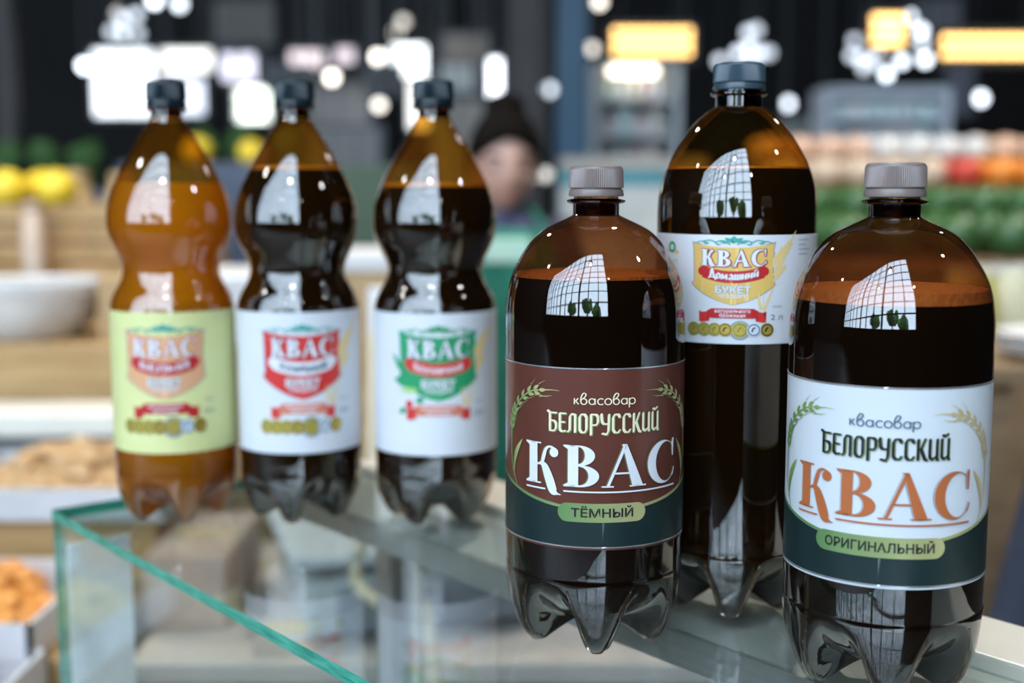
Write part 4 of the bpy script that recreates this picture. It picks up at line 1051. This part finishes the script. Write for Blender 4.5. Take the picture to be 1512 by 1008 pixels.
panel('light_box', 238, 116, 300, 168, 11.2, (.85, .88, 1), 1.2, 'bluish white light box under the long warm white one', 'light box')
panel('light_box', 328, 80, 376, 118, 11, (.93, .88, 1), 1.1, 'lavender white light box left of the red shield bottle cap', 'light box')
panel('light_box', 348, 130, 396, 178, 10.5, (.94, 1, .88), 3.0, 'blazing greenish white light box left of the red shield bottle cap', 'light box')
panel('light_box', 578, 68, 628, 112, 10.5, (.93, .99, 1), 3.0, 'blazing white light box above the green shield bottle cap', 'light box')
panel('light_box', 604, 112, 632, 190, 10.8, (1, .97, .93), 1.6, 'narrow upright white light box behind the green shield bottle cap', 'light box')
panel('light_box', 722, 88, 740, 148, 9.5, (.90, .93, 1), 4.0, 'narrow blazing bluish light box above the person', 'light box')
panel('light_box', 428, 76, 478, 98, 11, (1, .82, .80), .9, 'pink lit sign strip above the red shield bottle cap', 'sign')
panel('light_box', 496, 72, 522, 92, 11, (1, .80, .82), .7, 'small pink lit sign right of the longer pink strip', 'sign')
panel('wall_board', 395, 100, 452, 128, 9.5, (.008, .008, .008), 0, 'black board behind the red shield bottle cap', 'board')
panel('wall_board', 542, 98, 590, 134, 9.5, (.006, .006, .006), 0, 'black board left of the green shield bottle cap', 'board')
panel('wall_board', 655, 52, 720, 90, 10.5, (.30, .22, .16), 0, 'tan board left of the narrow bluish light box', 'board')
panel('wall_board', 650, 95, 700, 135, 10.2, (.55, .54, .48), 0, 'pale grid board right of the green shield bottle cap', 'board', None, 3)
panel('wall_board', 320, 5, 400, 60, 11.5, (.10, .085, .06), 0, 'dim olive board high in the far hall', 'board')
panel('wall_board', 455, 120, 545, 210, 11.5, (.36, .31, .28), 0, 'dim beige board behind the dark waisted bottles', 'board', None, 2)
panel('wall_board', 1350, 0, 1420, 45, 10, (.16, .16, .17), 0, 'grey board high above the right produce stand', 'board')
panel('wall_board', 1395, 90, 1440, 170, 10, (.16, .16, .19), 0, 'dull grey upright board above the right produce stand', 'board')

panel('wall_board', 462, 190, 560, 335, 8.2, (.16, .145, .135), 0, 'dim grey brown partition behind the dark waisted bottles', 'partition', None, 3)
panel('wall_board', 640, 150, 715, 300, 8.6, (.22, .19, .155), 0, 'dim beige partition left of the person', 'partition', None, 2)
panel('wall_board', 1150, 175, 1225, 240, 8.4, (.20, .21, .20), 0, 'dim grey partition right of the tall bottle', 'partition', None, 2)

# lit cooler and shelves right of the person
def shelf_unit(px0, px1, pyb, pyt, D, lab, n, m, goods, glow):
    a, b = at(px0, pyb, D), at(px1, pyt, D); w = (b.x - a.x) / 2; z0 = a.z; h = b.z - a.z
    t = tag(empty('shelf_unit', ((a.x + b.x) / 2, D, 0)), lab, 'shelf')
    MB().box(-w, w, .30, .32, 0, b.z).build('back_panel', m, t)
    for s in (-1, 1): MB().box(s * w - .015, s * w + .015, 0, .32, 0, b.z).build('side_panel', m, t)
    for i in range(n + 1):
        z = z0 + h * i / n
        MB().box(-w, w, 0, .30, z - .02, z).build('shelf_board', m, t)
    if glow: MB().box(-w * .65, w * .5, .02, .06, b.z - .06, b.z - .0195).build('shelf_lamp', lamp_mat('shelf' + str(glow), (1, .90, .74), glow), t)
    else: MB().box(-w, w, .02, .06, b.z - .05, b.z - .0195).build('shelf_valance', m, t)
    MB().box(-w, w, -.01, .0, .05, z0 - .02).build('kick_panel', m, t)
    for i in range(n):
        x = -w + .06
        while x < w - .09:
            c = random.choice(goods); hh = h / n * random.uniform(.5, .78); ww = random.uniform(.04, .07)
            g = tag(empty('grocery_pack', (t.location.x + x + ww / 2, D + .14, z0 + h * i / n)), 'small grocery pack on the ' + lab.split(' with')[0], 'pack', 'packs on the ' + lab.split(' with')[0])
            MB().box(-ww / 2, ww / 2, -.05, .05, 0, hh).build('carton_body', mat('pack_' + '_'.join('%.2f' % v for v in c), c, .5), g, bevel=.004)
            MB().box(-ww * .4, ww * .4, -.0515, -.0505, hh * .3, hh * .7).build('pack_print', mat('pack_print', (.75, .75, .72), .5), g)
            x += ww + .02
PK = [(.75, .62, .5), (.8, .8, .78), (.55, .62, .58), (.75, .5, .5), (.72, .7, .55), (.35, .55, .5)]
shelf_unit(878, 1002, 250, 92, 6.5, 'bright cooler shelf with pale packs right of the blue column', 3, mat('cooler_white', (.55, .56, .55), .5), PK, 4)
shelf_unit(1222, 1402, 215, 128, 6.5, 'white shelf with pale packs behind the taupe cap on the right', 2, mat('shelf_white', (.62, .64, .68), .5), [(.85, .86, .9), (.8, .82, .86), (.6, .78, .74), (.82, .74, .7)], 0)
a = at(935, 330, 5.2); t = tag(empty('checkout_counter', (a.x, 5.4, 0)), 'whitish counter with a teal stripe behind the brown-labelled bottle', 'counter')
z1 = at(935, 232, 5.2).z; za = at(935, 272, 5.2).z; zb = at(935, 252, 5.2).z
MB().box(-.30, .30, -.2, .25, 0, za).build('counter_body', mat('offwhite_panel', (.50, .49, .45), .5, (.58, .57, .52), 6), t)
MB().box(-.305, .305, -.21, .255, za, zb).build('teal_stripe', mat('teal_laminate', (.05, .26, .30), .4), t)
MB().box(-.30, .30, -.2, .25, zb, z1).build('counter_top', mat('beige_panel', (.42, .36, .30), .5), t, bevel=.005)
MB().box(-.30, .30, -.22, -.2, .05, za - .2).build('front_panel', M_PLASTIC, t)

# ------------------------------------------------------------------ stepped produce stand on the right
Z0 = at(1440, 385, 3.2).z
STEP = [(-.30, Z0), (.05, Z0 + .09), (.38, Z0 + .19), (.70, Z0 + .28)]
for k, (y, z) in enumerate(STEP):
    st = tag(empty('produce_bench', (1.55, 3.5, 0)), ('low front brown wooden bench with cabbages on the right', 'second brown wooden bench with lettuces on the right', 'third brown wooden bench with onions, oranges and red peppers', 'tall rear brown wooden bench with peaches and turnips')[k], 'bench')
    MB().box(-.75, .95, y, y + .325, z - .04, z).build('bench_board', M_WOODD, st, bevel=.004)
    for i in range(5): MB().box(-.75 + i * .34, -.75 + i * .34 + .33, y + .01, y + .03, .06, z - .04).build('front_panel', M_WOODD, st)
    for x in (-.72, .92): MB().box(x - .02, x + .02, y + .12, y + .18, 0, z - .04).build('post', M_WOODD, st)
KINDS = [
 [('cabbage', 'green cabbage on the low front bench', 'cabbage', .066, (.02, .07, .016), (.05, .12, .035), 'cabbages on the stand', .02), ('cucumber_heap', 'x', '', 0, 0, 0, '', 0)],
 [('lettuce', 'leafy dark green lettuce on the second bench', 'lettuce', .055, (.018, .065, .014), (.05, .13, .035), 'lettuces on the stand', .07)],
 [('orange', 'bright orange fruit on the third bench', 'orange', .05, (.70, .20, .02), (.78, .26, .03), 'oranges on the stand', 0), ('onion', 'pale brown onion on the third bench', 'onion', .05, (.50, .36, .25), (.60, .46, .34), 'onions on the stand', 0), ('red_pepper', 'red pepper on the third bench', 'pepper', .05, (.48, .03, .02), (.56, .06, .03), 'red peppers on the stand', .03)],
 [('peach', 'pale peach on the tall rear bench', 'peach', .045, (.62, .36, .24), (.74, .50, .36), 'peaches on the stand', 0), ('white_turnip', 'white turnip on the tall rear bench', 'turnip', .045, (.65, .62, .58), (.72, .70, .66), 'turnips on the stand', 0)]]
for k, (y, z) in enumerate(STEP):
    kinds = [q for q in KINDS[k] if q[3]]
    r0 = kinds[0][3]; x = -.68
    while x < .9:
        q = kinds[int((x + .7) / .4) % len(kinds)]
        if k == 2: q = kinds[1] if x < -.22 or x > .14 else kinds[2] if x < -.1 else kinds[0]
        for row in range(2):
            fruit(q[0], q[1], q[2], (1.55 + x + 0, 3.5 + y + .076 + row * .172, z + q[3] * .94), q[3], q[4], q[5], q[6], (1, 1, .95), q[0] in ('orange', 'red_pepper', 'peach'), q[7])
        x += r0 * 2.2
for i, px in enumerate((1222, 1276)):
    p = at(px, 262, 4.6); fruit('pumpkin', 'orange red pumpkin on the grey crate behind the tall bottle', 'pumpkin', (p.x, 4.65, p.z), .062, (.46, .10, .02), (.55, .16, .03), 'pumpkins behind the tall bottle', (1, 1, .8))
p = at(1246, 285, 4.6)
carton('plastic_crate', 'teal green plastic crate under the pumpkins behind the tall bottle', (p.x, 4.65, 0), 0, .42, .32, p.z + .0, mat('teal_crate', (.02, .16, .13), .5), category='crate')

# right edge: packets, white trays and a dark blue coat by the counter
a = at(1500, 500, 2.1)
side = table('side_table', 'low brown table with packets at the right edge beside the white-labelled bottle', a.x - .10, a.x + .6, 2.0, 2.5, at(1500, 530, 2.1).z, M_WOODD, M_WOODD)
zt = at(1500, 530, 2.1).z
for i, (dx, dy, c, lab) in enumerate(((.0, .27, (.55, .50, .12), 'yellow green snack packet on the low brown table'), (.11, .32, (.62, .58, .38), 'cream snack packet on the low brown table'), (.22, .27, (.30, .38, .10), 'olive snack packet on the low brown table'))):
    g = tag(empty('snack_packet', (a.x + dx, 2.05 + dy, zt)), lab, 'packet', 'snack packets')
    MB().lathe([(.045, 0), (.052, .03), (.054, .07), (.045, .115), (.04, .13)], 14, sy=.5).build('packet_body', mat('packet_%d' % i, c, .35), g, True)
    MB().box(-.045, .045, -.004, .004, .126, .145).build('packet_seal', mat('packet_seal', (.6, .58, .5), .4), g)
for i in range(3):
    tag(MB().lathe([(.05, 0), (.09, .012), (.10, .02), (.10, .023), (.088, .017), (.002, .006)], 28).build('white_plate', M_FOAMBOX, None, True), 'white plate in the stack on the low brown table', 'plate', 'stacked white plates').location = (a.x + .07, 2.1, zt + i * .012)
p = at(1500, 690, 1.55)
ch = tag(empty('stool', (p.x + .20, 1.62, 0)), 'dark stool under the navy coat at the right edge', 'stool')
MB().lathe([(.15, .60), (.16, .61), (.16, .635), (.15, .645), (.002, .645)], 28).build('seat', M_DARKM, ch, True)
for k in range(4):
    an = k * PI / 2 + .6; MB().tube([(math.cos(an) * .10, math.sin(an) * .10, .61), (math.cos(an) * .17, math.sin(an) * .17, .0)], .012, 8).build('leg', M_DARKM, ch)
cv = []; cf = []; nn = 40; rws = [(.002, 1.06), (.06, 1.055), (.11, 1.02), (.14, .94), (.165, .80), (.185, .66), (.20, .646)]
for rr, zz in rws:
    for j in range(nn):
        an = 2 * PI * j / nn; k2 = 1 + .10 * math.sin(an * 6 + zz * 5) * (rr / .2)
        cv.append((rr * k2 * math.cos(an), rr * k2 * .8 * math.sin(an), zz))
for i in range(len(rws) - 1):
    for j in range(nn): cf.append((i * nn + j, (i + 1) * nn + j, (i + 1) * nn + (j + 1) % nn, i * nn + (j + 1) % nn))
o = MB().add(cv, cf).build('navy_coat', mat('navy_coat_cloth', (.02, .028, .05), .85, (.03, .04, .07), 30), None, True, ang=3); o.location = (p.x + .20, 1.62, 0)
tag(o, 'dark navy coat heaped on the stool at the right edge', 'coat')

# ------------------------------------------------------------------ lamps of the hall above the counter
for i, (x, y, z) in enumerate(((-1.1, -1.3, 3.0), (.7, -1.6, 3.1), (-.3, -.7, 3.3), (1.9, .4, 3.1), (-2.2, .6, 3.1), (.6, 2.2, 3.4), (-1.4, 3.0, 3.3), (2.2, 3.4, 3.3))):
    t = tag(empty('ceiling_lamp', (x, y, z)), 'white cone ceiling lamp hung high over the stalls', 'lamp', 'cone lamps over the stalls')
    MB().lathe([(.10, 0), (.08, .06), (.03, .14), (.02, .16)], 24).build('lamp_shade', M_DARKM, t, True)
    MB().tube([(0, 0, .15), (0, 0, HZ - z)], .006, 6).build('cord', M_DARKM, t)
    MB().ball((0, 0, -.02), .035, 12, 8).build('bulb_offscreen', lamp_mat('cone_bulb', (1, .95, .87), 25), t, True)
    l = bpy.data.lights.new('ceiling_lamp_light_offscreen', 'SPOT'); l.energy = 130 if y > 2 else 12; l.color = (1, .93, .84); l.spot_size = 2.2; l.spot_blend = .6; l.shadow_soft_size = .05
    lo_ = bpy.data.objects.new('ceiling_lamp_light_offscreen', l); col.objects.link(lo_); lo_.parent = t; lo_.location = (0, 0, -.07)
